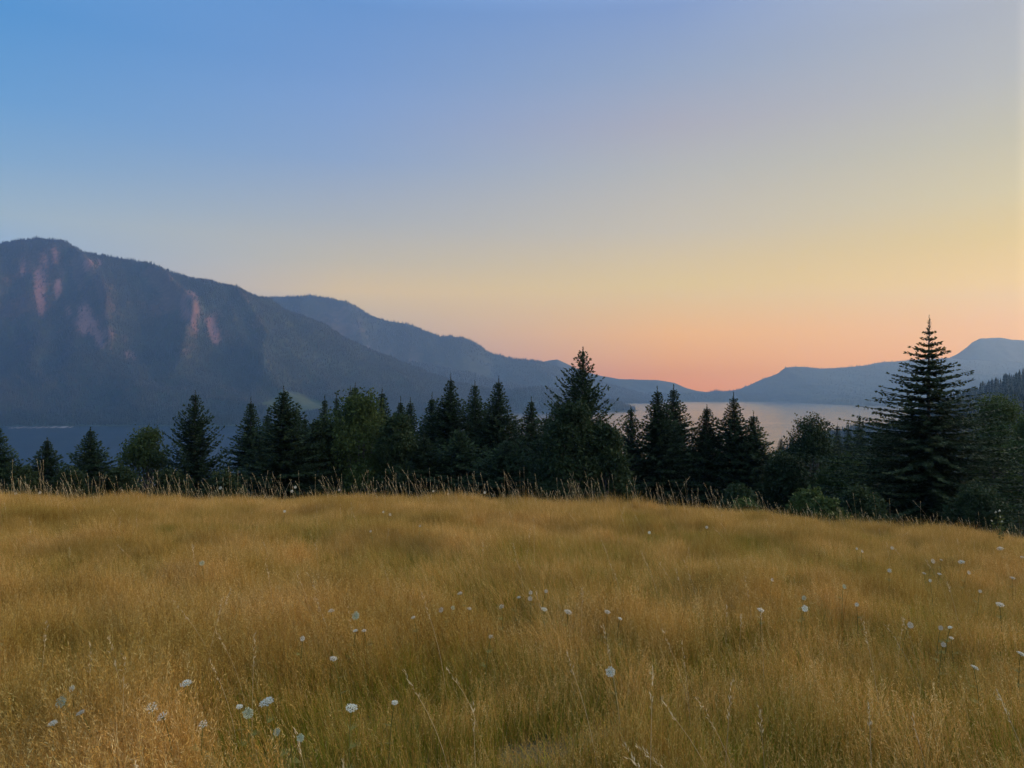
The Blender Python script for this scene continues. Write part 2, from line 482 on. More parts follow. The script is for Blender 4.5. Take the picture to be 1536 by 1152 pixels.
# ------------------------------------------------------------------ mountains and hills beyond the river
rng = np.random.default_rng(7)
far_tree_pts = []           # x, y, z, size for the far-off woods
def hill(name, prof, yc, foot, back, shape, step, m, label, seed, gully=0.0, gfreq=1 / 330.0, rough=4.0, woods=None, cat='mountain', skip=None, spurs=(), cliffs=()):
    """a ridge whose crest line lies at distance yc; prof = crest in picture pixels, foot = shore distance"""
    u = np.array([p[0] for p in prof], float); v = np.array([p[1] for p in prof], float)
    px = (u - 768) / F * yc; pz = CZ + (576 - v) / F * yc
    fx = np.array([p[0] for p in foot], float); fy = np.array([p[1] for p in foot], float)
    xs = np.arange(px[0], px[-1] + step, step)
    ts = np.concatenate([np.linspace(0, 1, max(30, int((yc - fy.min()) / step))), 1 + np.linspace(0.02, 1, 14)])
    X, T = np.meshgrid(xs, ts)
    sx = np.array([p[0] for p in shape]); sz = np.array([p[1] for p in shape])
    def zfun(X, T):
        yf = np.interp(X, fx, fy)
        Y = np.where(T <= 1, yf + (yc - yf) * T, yc + (T - 1) * back)
        H = np.interp(X, px, pz)
        xw = X + 160 * fbm(X * 0.0016, Y * 0.0016, seed + 50, 3)
        bell = np.clip(T, 0, 1) ** 1.2 * np.clip(1.0 - np.clip(T, 0, 1), 0, 1) * 4
        sh = np.interp(np.clip(T, 0, 1), sx, sz)
        Z = H * sh
        if gully > 0:
            g = ridged((xw + 0.75 * Y) * gfreq, Y * gfreq * 0.22, seed, 5)
            Z = Z + (g - 0.45) * gully * bell * np.clip(H / pz.max(), 0.15, 1)
        for pts, hgt, wid in spurs:
            sxs = np.interp(T, [p[1] for p in pts][::-1], [p[0] for p in pts][::-1]) + 25 * noise2(T * 9, T * 0, seed + 77)
            k = np.interp(T, [0, pts[-1][1] - 0.12, pts[-1][1] + 0.1, 0.9, 1.0, 3], [0, 0, 1, 1, 0, 0])
            Z = Z + hgt * k * np.exp(-np.abs(X - sxs) / wid)
        Z = Z + rough * fbm(X * 0.012, Y * 0.012, seed + 9, 4) * np.clip(T * 3, 0, 1) * np.clip(H / 60, 0, 1)
        Z = np.where(T > 1, Z * (1 - 0.75 * (T - 1)) , Z)
        Z = np.where(T <= 1, Z - 5 * (1 - np.clip(T * 18, 0, 1)), Z)
        return Y, Z
    Y, Z = zfun(X, T)
    Z = np.maximum(Z, -6)
    def bare(x, y, z):
        # bare rock where the cliffs stand
        uu, vv = 768 + F * x / y, 576 - F * (z - CZ) / y
        k = 0
        for (cu, cv, ru, rv, amt) in cliffs:
            k = np.maximum(k, amt * (1.25 - ((uu - cu) / ru) ** 2 - ((vv - cv) / rv) ** 2))
        xr = x + 0.7 * y
        n = 0.9 * fbm(xr * 0.013, z * 0.004, seed + 5, 4) + 0.7 * noise2(xr * 0.04, z * 0.012, seed + 6)
        return 0.8 * sstep(0.25, 1.0, k + n) * sstep(0.0, 0.3, k) if len(cliffs) else 0 * x
    gm_ = grid_mesh(name, X, Y, Z, m)
    at = gm_.attributes.new('rock', 'FLOAT', 'POINT')
    at.data.foreach_set('value', bare(X, Y, Z).astype(np.float32).ravel())
    o = link(name, gm_)
    tag(o, label, cat, kind='structure')
    if woods:
        n, size, smin = woods
        tx = rng.uniform(px[0], px[-1], n * 3); tt = rng.uniform(0.015, 1.05, n * 3) 
        ty, tz = zfun(tx, tt)
        e = 0.012
        _, z2 = zfun(tx, tt + e); _, z3 = zfun(tx + 15, tt)
        yf = np.interp(tx, fx, fy)
        slope = np.hypot((z2 - tz) / (e * (yc - yf)), (z3 - tz) / 15)
        vis = np.abs(tx) < 0.72 * ty + 60
        ok = vis & (tz > 1.5) & (slope < smin + 0.5 * noise2(tx * 0.004, ty * 0.004, seed + 3)) & (tt < 1.02)
        if len(cliffs): ok &= bare(tx, ty, tz) < rng.uniform(0.15, 1.0, n * 3)
        if skip: ok &= ((tx - skip[0]) / skip[2]) ** 2 + ((ty - skip[1]) / skip[3]) ** 2 > 1.0
        idx = np.nonzero(ok)[0][:n]
        far_tree_pts.append(np.stack([tx[idx], ty[idx], tz[idx] - 1, size * rng.uniform(0.55, 1.25, len(idx))], 1))
    return o

S_MTN = [(0, 0), (0.08, 0.035), (0.25, 0.10), (0.45, 0.20), (0.58, 0.31), (0.70, 0.50), (0.82, 0.75), (0.93, 0.94), (1, 1)]
S_LOW = [(0, 0), (0.1, 0.12), (0.35, 0.42), (0.7, 0.8), (1, 1)]
S_MESA = [(0, 0), (0.15, 0.06), (0.45, 0.22), (0.7, 0.50), (0.85, 0.74), (1, 1)]
FOREST = (0.026, 0.036, 0.022)
ROCK = (0.235, 0.13, 0.105)
CLEAR = (-715, 2490, 105, 170)
M['mountain'] = hill_material('mountain', FOREST, ROCK, (0.52, 0.66), clearing=(*CLEAR, (0.042, 0.056, 0.026)))
M['ridge'] = hill_material('ridge', (0.03, 0.04, 0.028), (0.22, 0.17, 0.15), (0.45, 0.62), 0.004)
M['far_ridge'] = hill_material('far_ridge', (0.035, 0.042, 0.032), (0.16, 0.13, 0.12), (0.4, 0.6), 0.003)

hill('mountain', [(-700, 470), (-420, 420), (-200, 392), (-80, 380), (0, 366), (25, 360), (60, 356), (90, 361), (120, 373), (150, 385), (175, 388), (200, 392), (250, 404), (290, 416),
      (330, 424), (345, 428), (362, 437), (392, 447), (430, 464), (480, 484), (515, 504), (560, 527), (600, 544), (640, 558), (680, 572), (740, 586), (800, 602), (850, 640), (870, 680)],
     3400, [(-6000, 1990), (-760, 1985), (-400, 2250), (0, 2750), (400, 3150)], 1400, S_MTN, 13, M['mountain'],
     'big forested mountain with steep reddish cliffs on the far left bank', 11, gully=120, gfreq=1 / 420.0, rough=16, woods=(60000, 12, 1.6), skip=CLEAR,
     spurs=[([(-2010, 0.99), (-1720, 0.82), (-1500, 0.62)], 75, 60), ([(-1650, 0.97), (-1330, 0.80), (-1180, 0.55)], 80, 60), ([(-1240, 0.95), (-1000, 0.75), (-850, 0.5)], 60, 70), ([(-2350, 0.97), (-2130, 0.8), (-2050, 0.5)], 60, 60)],
     cliffs=[(75, 395, 17, 40, 0.8), (60, 440, 9, 42, 0.85), (86, 430, 9, 30, 0.8), (135, 398, 26, 11, 0.6), (155, 410, 22, 12, 0.55), (285, 480, 20, 36, 0.7), (320, 490, 18, 28, 0.55), (270, 445, 30, 12, 0.45),
             (120, 480, 40, 28, 0.42), (160, 505, 30, 20, 0.35), (35, 395, 6, 22, 0.4), (505, 497, 14, 6, 0.1), (40, 500, 40, 14, 0.3), (240, 535, 90, 12, 0.25)])
hill('mountain', [(540, 548), (580, 541), (620, 544), (660, 552), (700, 559), (740, 571), (780, 580), (820, 589), (850, 602), (880, 650)],
     4500, [(-2000, 3600), (0, 3500), (400, 3700)], 700, S_LOW, 22, M['ridge'], 'low dark wooded spur at the foot of the second mountain', 23, gully=40, rough=8, woods=(7000, 22, 1.2), cat='hill')
hill('mountain', [(150, 500), (250, 475), (330, 456), (390, 447), (420, 446), (460, 444), (490, 447), (520, 453), (535, 461), (550, 470), (580, 482), (610, 485), (640, 497), (660, 504),
      (678, 504), (695, 506), (715, 516), (740, 532), (770, 538), (800, 541), (822, 546), (850, 557), (900, 573), (960, 590), (1000, 602), (1040, 680)],
     5050, [(-4000, 4100), (0, 4100), (700, 4350), (2000, 4550)], 900, S_MTN, 26, M['ridge'],
     'second bluish mountain ridge with a rounded top behind the big mountain', 37, gully=190, gfreq=1 / 500.0, rough=12, woods=(30000, 16, 1.2))
hill('mountain', [(600, 560), (700, 545), (760, 548), (800, 546), (822, 541), (836, 539), (850, 545), (870, 555), (900, 563), (930, 569), (985, 570), (1010, 574), (1030, 582), (1045, 586), (1080, 590), (1110, 620)],
     5850, [(-4000, 5250), (3500, 5250)], 350, S_MESA, 16, M['far_ridge'], 'faint lilac ridge farthest down the valley below the orange sky', 41, gully=150, gfreq=1 / 700.0, rough=5)
hill('mountain', [(1360, 580), (1400, 552), (1425, 536), (1437, 530), (1450, 521), (1458, 514), (1470, 508), (1485, 507), (1500, 506), (1518, 509), (1540, 511), (1600, 512), (1680, 525), (1760, 560)],
     5850, [(-1000, 5250), (9000, 5250)], 350, S_MESA, 16, M['far_ridge'], 'flat-topped far mesa behind the fir at the right edge', 47, gully=100, gfreq=1 / 700.0, rough=5)
hill('mountain', [(1035, 630), (1060, 590), (1085, 587), (1105, 585), (1122, 579), (1145, 568), (1156, 565), (1166, 561), (1178, 551), (1195, 550), (1215, 551), (1232, 553), (1252, 552), (1280, 550), (1300, 548),
      (1312, 545), (1330, 543), (1370, 540), (1420, 537), (1470, 541), (1540, 545), (1640, 555), (1750, 575)],
     5550, [(1000, 4950), (1650, 4950), (1730, 4400), (1800, 3700), (3000, 3300), (6000, 3300)], 500, S_MESA, 14, M['far_ridge'],
     'long blue stepped ridge on the right bank of the river', 53, gully=90, gfreq=1 / 600.0, rough=4, woods=(9000, 12, 1.3))
hill('hill', [(730, 600), (765, 586), (800, 581), (828, 583), (850, 590), (880, 597), (905, 599), (925, 604), (940, 611), (952, 622), (958, 640)],
     3500, [(-400, 3050), (300, 3050), (480, 3120), (700, 3200)], 300, S_LOW, 9, M['ridge'], 'low dark wooded headland reaching into the river', 61, rough=4, woods=(2600, 17, 1.5), cat='headland')
hill('hill', [(860, 600), (900, 593), (960, 590), (1000, 590), (1040, 591), (1062, 588), (1075, 586), (1090, 589), (1120, 590), (1180, 594), (1240, 604), (1260, 620)],
     5300, [(-1000, 4850), (3000, 4850)], 250, S_LOW, 14, M['ridge'], 'thin low far shore line closing the river at the horizon', 67, rough=5, woods=(3000, 14, 1.5), cat='shore')

# pale strips of beach along the left bank
mb = MB()
for (u0, u1, v) in ((14, 36, 642.2), (42, 66, 642.0), (68, 105, 641.6), (328, 362, 638)):
    us = np.linspace(u0, u1, 10); y0 = CZ * F / (v - 576)
    for i in range(9):
        xa, xb = (us[i] - 768) / F * y0, (us[i + 1] - 768) / F * y0
        j = 10 * math.sin(i * 1.7); w = 16 * math.sin((i + 0.5) / 9 * math.pi)
        mb.add([(xa, y0 - 6 + j, 0.05), (xb, y0 - 6 + j, 0.05), (xb, y0 + 8 + w + j, 2.2), (xa, y0 + 8 + w + j, 2.2)], [(0, 1, 2, 3)])
tag(link('beach', mb.mesh('beach', M['sand'])), 'thin pale strips of beach at the foot of the big mountain', 'beach', kind='structure')

# ------------------------------------------------------------------ woods on the near right slopes and on the mountains
def wood_mesh(name, pts, m, tiers=3, sides=5, seed=1):
    """many small conifers as one mesh: each a stack of ragged cones"""
    r = np.random.default_rng(seed)
    n = len(pts); V = []; Q = []
    th = np.arange(sides) / sides * 2 * math.pi
    P = pts[:, :3]; S = pts[:, 3]
    wid = r.uniform(0.13, 0.2, n)
    rv = np.clip(r.normal(0.5, 0.22, n), 0, 1)
    vi = 0; rnd = []
    for k in range(tiers):
        z0 = 0.06 + 0.86 * k / tiers; z1 = min(1.0, z0 + 1.35 / tiers); rad = wid * (1 - k / tiers * 0.82)
        a = th[None, :] + r.uniform(0, 6.28, n)[:, None]
        rj = rad[:, None] * r.uniform(0.65, 1.25, (n, sides)) * S[:, None]
        ring = np.stack([P[:, 0:1] + rj * np.cos(a), P[:, 1:2] + rj * np.sin(a), P[:, 2:3] + (z0 + r.uniform(-0.04, 0.03, (n, sides))) * S[:, None]], -1)
        top = np.stack([P[:, 0], P[:, 1], P[:, 2] + z1 * S], -1)[:, None]
        blk = np.concatenate([ring, top], 1)
        V.append(blk.reshape(-1, 3))
        b = vi + np.arange(n)[:, None] * (sides + 1); j = np.arange(sides)[None]
        Q.append(np.stack([b + j, b + (j + 1) % sides, b + sides + 0 * j], -1).reshape(-1, 3))
        rnd.append(np.repeat(np.clip(rv + r.uniform(-0.1, 0.1, n), 0, 1), sides + 1))
        vi += n * (sides + 1)
    return mesh_np(name, np.concatenate(V), np.concatenate(Q), m, {'rnd': np.concatenate(rnd)})
far = np.concatenate(far_tree_pts)
tag(link('far_forest', wood_mesh('far_forest', far, M['far_trees'], 2, 5)), 'conifer forest covering the mountains across the river', 'forest', kind='stuff')

def scatter(n, az0, az1, r0, r1, size, p=1.0, cond=None):
    a = np.radians(rng.uniform(az0, az1, n)); r = np.sqrt(rng.uniform(r0 ** 2, r1 ** 2, n))
    x, y = r * np.sin(a), r * np.cos(a)
    z = terrain(x, y)
    ok = z > 2
    if cond is not None: ok &= cond(x, y, z)
    return np.stack([x, y, z - 0.5, size * rng.uniform(0.6, 1.2, n)], 1)[ok]
M['near_wood'] = M['far_trees']
pts = np.concatenate([scatter(900, 11, 38, 130, 330, 17), scatter(2600, 11, 40, 300, 750, 20), scatter(9000, 8, 44, 750, 2300, 22),
                      scatter(5000, 40, 110, 150, 1300, 22), scatter(500, -45, 11, 110, 320, 11)])
# keep the gaps where the river shows: no tree may rise above the sight line to the water
ang = (pts[:, 2] + pts[:, 3] - CZ) / np.maximum(pts[:, 1], 1) * F
uu = pts[:, 0] / np.maximum(pts[:, 1], 1) * F + 768
lim = np.interp(uu, [0, 1130, 1155, 1190, 1240, 1290, 1330, 1400, 1445, 1480, 1536, 1700, 1900], [-150, -150, -92, -80, -66, -56, -42, -20, -8, 10, 26, 60, 200])
far_r = np.hypot(pts[:, 0], pts[:, 1])
pts = pts[(ang < lim) | (pts[:, 1] < 50)]
tag(link('forest', wood_mesh('forest', pts, M['near_wood'], 6, 8, 5)), 'dark conifer forest on the slopes right of the meadow', 'forest', kind='stuff')

# ------------------------------------------------------------------ trees beyond the meadow
def unit(a):
    return a / (np.linalg.norm(a, axis=-1, keepdims=True) + 1e-9)
def conifer(H, Rb, seed, kind='dense'):
    """trunk and crown meshes of one conifer of height H and crown radius Rb at its foot"""
    r = np.random.default_rng(seed)
    tr = MB()
    zz = np.linspace(0, H * 0.99, 14)
    bend = r.normal(0, 0.006 * H, 2)
    cx = bend[0] * np.sin(zz / H * 3.0); cyy = bend[1] * np.sin(zz / H * 2.3)
    tr.tube(np.stack([cx, cyy, zz], 1), (0.012 * H + 0.03) * (1 - zz / H) ** 0.9 + 0.012, 7)
    cr = MB()
    P = dict(dense=(0.92, 1.0, 0.05), open=(0.85, 1.0, 0.30), layered=(0.88, 1.0, 0.02), spire=(1.1, 1.0, -0.05))[kind]
    pw = P[0]; z = 0.03 * H
    ph = 0.0
    whorl = []
    while z < H * (0.965 if kind != 'layered' else 0.95):
        f = z / H
        whorl.append(z)
        base = 0.33 if kind != 'layered' else 0.42
        z += base * ((1 - 0.66 * f) if kind != 'layered' else (0.50 if f < 0.66 else 0.74)) * (H / 15) ** 0.4 * r.uniform(0.8, 1.2)
    lop = r.uniform(0, 6.28)
    for z in whorl:
        f = z / H
        nb = {'dense': 9, 'open': 7, 'layered': 11, 'spire': 8}[kind]
        if f > 0.9: nb = max(5, nb - 2)
        ph += 2.4 + r.uniform(-.3, .3)
        gapw = r.uniform(0.78, 1.12) if kind != 'layered' else r.uniform(0.66, 1.14)
        for b in range(nb):
            if kind == 'open' and r.random() < 0.16 and f < 0.93: continue
            a = ph + b * 2 * math.pi / nb + r.normal(0, 0.16)
            Lmax = Rb * (1 - f) ** pw * (1.0 + 0.10 * math.sin(a - lop))
            if f < 0.12: Lmax *= 0.8 + f * 1.6
            tipw = 0.42 if kind == 'layered' else 0.28
            Lmax *= (0.50 if kind != 'layered' else 0.30) + (0.50 if kind != 'layered' else 0.70) * min(1.0, (1 - f) / tipw)
            L = Lmax * gapw * r.uniform(0.70, 1.10) + 0.02 + 0.10 * (1 - f)
            if kind == 'layered' and f > 0.9: L *= 0.8
            tilt = {'dense': -0.10, 'open': 0.05, 'layered': -0.10, 'spire': -0.25}[kind] + 0.62 * max(0, f - 0.55) + r.normal(0, 0.06)
            curl = {'dense': 0.16, 'open': 0.42, 'layered': 0.10, 'spire': 0.10}[kind]
            n = max(4, int(L / 0.15))
            s = (np.arange(n) + 0.5) / n
            s = np.clip(s + r.normal(0, 0.02, n), 0.02, 1)
            out = np.array([math.cos(a), math.sin(a), 0]); side = np.array([-math.sin(a), math.cos(a), 0])
            bx = np.interp(z, zz, cx); by = np.interp(z, zz, cyy)
            wob = r.normal(0, 0.05) * L
            C = np.array([bx, by, z]) + out * (L * s)[:, None] + np.array([0, 0, 1.0]) * (L * (tilt * s + curl * s * s))[:, None] + side * (wob * s * s)[:, None]
            # woody axis
            ax = np.vstack([[bx, by, z], C[:: max(1, n // 3)], C[-1:]])
            if L > 0.5:
                cr.tube(ax, np.linspace(0.010 + 0.008 * L, 0.004, len(ax)), 3, 0.0)
            rv = np.clip(r.normal(0.45, 0.14) + 0.25 * (s - 0.5), 0, 1)
            lt = (0.085 + 0.42 * (1 - s) * min(1.0, L / 1.6)) * r.uniform(0.7, 1.25, n) * (0.45 + 0.55 * min(1, L / 1.2))
            slope = tilt + 2 * curl * s
            fw = unit(out + np.array([0, 0, 1.0]) * slope[:, None])
            for sg in (1, -1):
                for rep in range(2):
                    d = unit(fw * r.uniform(0.5, 0.9, (n, 1)) + side * (sg * r.uniform(0.45, 0.95, (n, 1))) + np.array([0, 0, 1.0]) * r.normal(-0.10 - 0.12 * rep, 0.16, (n, 1)))
                    nn = unit(np.cross(d, r.normal(0, 1, (n, 3)) * 0.6 + np.array([0, 0, 1.0])))
                    w = nn * (0.055 + 0.02 * r.random((n, 1))) * (0.8 + 0.2 * min(1, L))
                    cr.kites(C + r.normal(0, 0.03, (n, 3)), d * lt[:, None], w, np.clip(rv + r.normal(0, 0.08, n), 0, 1))
            # tip sprays
            k = 3
            d = unit(fw[-1] + r.normal(0, 0.25, (k, 3)))
            cr.kites(np.repeat(C[-1:], k, 0), d * 0.24 * min(1, 0.25 + L), unit(np.cross(d, r.normal(0, 1, (k, 3)))) * 0.045, 0.75)
    # leader
    n = 90
    t = np.sort(r.random(n)); zs = (0.885 + 0.112 * t) * H; aa = r.uniform(0, 6.28, n)
    d = unit(np.stack([np.cos(aa), np.sin(aa), 0.5 + 1.0 * t], 1)) * ((0.09 + 0.030 * Rb * (1 - t)) * r.uniform(0.6, 1.3, n))[:, None]
    cr.kites(np.stack([np.interp(zs, zz, cx), np.interp(zs, zz, cyy), zs], 1), d, unit(np.cross(d, r.normal(0, 1, (n, 3)))) * 0.022, np.clip(r.normal(0.5, 0.15, n), 0, 1))
    return tr.mesh('trunk', M['bark'], True), cr

def broadleaf(H, Rb, seed, clumps=26, leaves=420, size=0.15, base=0.12, pointy=0.0):
    """trunk with limbs, crown of many small leaves gathered in clumps with gaps between them"""
    r = np.random.default_rng(seed)
    tr = MB()
    tops = []
    for k in range(clumps):
        f = base + (1 - base) * (k + 0.5) / clumps
        f = np.clip(f + r.normal(0, 0.05), base, 0.97)
        prof = math.sin(math.pi * min(0.98, (f * 0.86 + 0.16))) ** (0.7 + pointy) if pointy == 0 else (1 - f) ** 0.55 * 1.05
        a = k * 2.4 + r.normal(0, 0.4)
        rad = Rb * prof * math.sqrt(r.uniform(0.15, 1.0)) * 0.92
        tops.append(np.array([rad * math.cos(a), rad * math.sin(a), f * H]))
    zz = np.linspace(0, H * 0.75, 8)
    tr.tube(np.stack([0.12 * np.sin(zz), 0.1 * np.cos(zz * 1.3) - 0.1, zz], 1), (0.02 * H + 0.02) * (1 - zz / H) + 0.01, 7)
    cr = MB()
    for c in tops:
        z0 = max(0.1 * H, c[2] * 0.55 - 0.1 * H)
        p0 = np.array([0, 0, z0]); mid = (p0 + c) / 2 + np.array([0, 0, -0.05 * H])
        tr.tube(np.stack([p0, mid, c]), [0.012 * H, 0.007 * H, 0.01], 5)
        cs = np.array([1, 1, 0.8]) * (Rb * 0.34 * r.uniform(0.7, 1.25) + 0.12)
        n = int(leaves * r.uniform(0.7, 1.3))
        dirs = unit(r.normal(0, 1, (n, 3)))
        rad = r.random(n) ** 0.45
        lump = 1 + 0.25 * np.sin(dirs[:, 0] * 5 + c[0] * 3) * np.sin(dirs[:, 2] * 6 + c[1])
        P = c + dirs * cs * (rad * lump)[:, None]
        P[:, 2] = np.maximum(P[:, 2], 0.03 * H)
        d = unit(r.normal(0, 1, (n, 3)) + np.array([0, 0, -0.35]) + dirs * 0.5)
        w = unit(np.cross(d, r.normal(0, 1, (n, 3))))
        ln = size * r.uniform(0.6, 1.3, (n, 1))
        cr.kites(P, d * ln, w * ln * 0.36, np.clip(r.normal(0.45, 0.12) + r.normal(0, 0.12, n), 0, 1))
    # upright shoots that break the outline
    n = 60
    a = r.uniform(0, 6.28, n); q = np.sqrt(r.random(n)) * Rb * 0.75
    for i in range(n):
        zb = H * (0.70 + 0.2 * (1 - q[i] / Rb)); h = r.uniform(0.08, 0.16) * H
        m = 26
        t = r.random(m)
        lean = r.normal(0, 0.15, 2)
        P = np.stack([q[i] * np.cos(a[i]) + lean[0] * t * h, q[i] * np.sin(a[i]) + lean[1] * t * h, zb + t * h * (1 - 0.5 * q[i] / Rb)], 1)
        d = unit(r.normal(0, 1, (m, 3)) + np.array([0, 0, 0.5]))
        cr.kites(P, d * size, unit(np.cross(d, r.normal(0, 1, (m, 3)))) * size * 0.32, 0.6)
    return tr.mesh('trunk', M['bark'], True), cr

def plant_tree(name, label, cat, group, u, vt, hw, Y, kind, seed, m='needles', vref=730, parts_name=('trunk', 'crown')):
    x = (u - 768) / F * Y
    zb = gz(x, Y) - 0.05
    H = CZ + (576 - vt) / F * Y - zb
    zr = CZ + (576 - vref) / F * Y
    f = np.clip((CZ + (576 - vt) / F * Y - zr) / H, 0.15, 1)
    w = hw / F * Y
    if kind in ('dense', 'open', 'layered', 'spire'):
        Rb = w / f ** dict(dense=0.92, open=0.85, layered=0.88, spire=1.1)[kind]
        t, c = conifer(H, Rb, seed, kind)
    else:
        t, c = broadleaf(H, w, seed, **kind)
    e = empty(name, (x, Y, zb))
    e.rotation_euler = (0, 0, seed * 1.37)
    tag(e, label, cat, group)
    link(parts_name[0], t, e)
    link(parts_name[1], c.mesh('crown', M[m]), e)
    return e

GT = 'conifers in the row beyond the meadow'
CON = [
 (-4, 635, 30, 50, 'dense', 'dark conifer cut off by the left edge of the picture'),
 (72, 655, 27, 52, 'dense', 'smallest dark conifer near the left edge, against the blue river'),
 (138, 640, 34, 51, 'dense', 'dark pointed conifer just left of the green leafy bush'),
 (292, 585, 46, 53, 'open', 'ragged open fir with see-through branches right of the green leafy bush'),
 (376, 595, 36, 57, 'dense', 'slim conifer on the left flank of a wide one, river on its left'),
 (424, 578, 58, 51, 'dense', 'wide bushy conifer at the left end of the solid tree wall'),
 (487, 590, 26, 66, 'dense', 'narrow conifer top rising left of the round leafy crown'),
 (502, 588, 24, 70, 'spire', 'thin conifer top behind the left shoulder of the round leafy crown'),
 (534, 572, 34, 68, 'dense', 'tall conifer top poking up behind the round leafy crown'),
 (524, 577, 22, 70, 'spire', 'slender conifer top close left of the tall one behind the leafy crown'),
 (573, 580, 40, 63, 'dense', 'broad-topped conifer at the right shoulder of the round leafy crown'),
 (600, 594, 30, 65, 'dense', 'short conifer top right of the broad-topped one'),
 (616, 595, 32, 61, 'dense', 'conifer with a leaning slope on its right before the gap with the hazy hills'),
 (648, 588, 34, 59, 'dense', 'conifer hugging the left side of the tall spire near mid picture'),
 (676, 560, 50, 58, 'dense', 'tall pale-tipped conifer, first of three spires left of the big ragged tree'),
 (711, 569, 42, 60, 'dense', 'dark conifer, middle of three spires left of the big ragged tree'),
 (748, 563, 46, 58, 'dense', 'lighter green conifer, third of three spires left of the big ragged tree'),
 (797, 594, 38, 60, 'dense', 'short dark conifer close left of the big ragged tree'),
 (772, 622, 30, 64, 'dense', 'low conifer in the dip between the third spire and the short dark one'),
 (874, 517, 70, 50, 'open', 'biggest ragged conifer at mid picture with upswept branch tips'),
 (838, 596, 50, 54, 'dense', 'bushy dark conifer leaning on the left side of the big ragged tree'),
 (946, 608, 38, 56, 'open', 'thin sparse conifer with bare gaps just right of the big ragged tree'),
 (986, 578, 48, 55, 'dense', 'left one of the twin conifers standing before the golden water'),
 (1011, 575, 46, 57, 'dense', 'right one of the twin conifers standing before the golden water'),
 (1060, 604, 42, 56, 'dense', 'shorter conifer between the twin conifers and the next spire'),
 (1096, 588, 46, 55, 'dense', 'sharp spire right of the shorter conifer, crossing the far shore'),
 (1130, 616, 42, 54, 'dense', 'last dark conifer at the right end of the row, water at its right'),
 (915, 650, 40, 58, 'dense', 'low dark conifer filling the foot of the sparse one'),
 (1035, 665, 40, 60, 'dense', 'low dark conifer between the twin conifers and the shorter one'),
 (456, 622, 40, 62, 'dense', 'low conifer between the wide bushy one and the round leafy crown'),
 (690, 640, 52, 52, 'dense', 'dark low conifer in front of the three spires'),
 (760, 655, 50, 50, 'dense', 'dark low conifer in front of the lighter green spire'),
 (636, 650, 44, 52, 'dense', 'dark low conifer right of the round leafy crown'),
 (402, 614, 34, 66, 'dense', 'dim conifer filling the notch between the slim and the wide left conifers'),
 (444, 604, 34, 70, 'dense', 'dim conifer close behind the right edge of the wide bushy conifer'),
 (553, 588, 30, 72, 'dense', 'dim conifer top between the tall one and the broad-topped one behind the leafy crown'),
 (662, 604, 36, 68, 'dense', 'dim conifer wedged behind the first of the three spires'),
 (729, 606, 36, 68, 'dense', 'dim conifer wedged between the second and third of the three spires'),
 (820, 618, 38, 66, 'dense', 'dim conifer in the gap between the short dark one and the big ragged conifer'),
]
for i, (u, vt, hw, Y, k, lab) in enumerate(CON):
    plant_tree('conifer', lab, 'tree', GT, u, vt, hw * (1.62 if k != 'open' else 1.35), Y, k, 100 + i)
plant_tree('fir_tree', 'large layered fir with a thin bare leader at the right of the meadow', 'tree', None, 1398, 472, 196, 44, 'layered', 301, 'needles_fir')

D1 = dict(clumps=52, leaves=620, size=0.19, base=0.06)
BUSHY = dict(clumps=30, leaves=480, size=0.14, base=0.03)
BL = [
 (217, 641, 50, 54, 'leaves_light', dict(clumps=40, leaves=560, size=0.16, base=0.05, pointy=0.5), 'green leafy bush-like tree with a feathery top between two conifers'),
 (538, 600, 78, 54, 'leaves', D1, 'wide round leafy tree in the middle of the dark conifer wall'),
 (596, 628, 44, 52, 'leaves_dark', D1, 'smaller dull leafy tree at the right foot of the round one'),
 (480, 636, 40, 53, 'leaves_dark', D1, 'dull leafy tree at the left foot of the round one'),
 (905, 640, 48, 47, 'leaves_dark', D1, 'dark leafy tree at the right foot of the big ragged conifer'),
 (860, 610, 60, 47, 'leaves_dark', D1, 'dark leafy tree hiding the lower half of the big ragged conifer'),
 (1216, 634, 62, 64, 'leaves_dark', dict(clumps=52, leaves=620, size=0.19, base=0.06, pointy=0.4), 'leafy tree whose crown pokes up before the hazy trees and river'),
 (1268, 690, 60, 55, 'leaves', D1, 'mid green leafy tree left of the large layered fir'),
 (1180, 685, 56, 50, 'leaves_dark', dict(clumps=52, leaves=620, size=0.19, base=0.06, pointy=0.4), 'dark leafy tree right of the last conifer of the row'),
 (1496, 600, 66, 62, 'leaves', D1, 'green leafy tree behind the right side of the large fir'),
 (1552, 625, 56, 52, 'leaves', D1, 'green leafy tree cut off by the right edge of the picture'),
 (1330, 655, 44, 56, 'leaves_dark', D1, 'dim leafy tree behind the left skirt of the large fir'),
]
for i, (u, vt, hw, Y, m, k, lab) in enumerate(BL):
    plant_tree('leafy_tree', lab, 'tree', 'leafy trees beyond the meadow', u, vt, hw, Y, k, 400 + i, m)
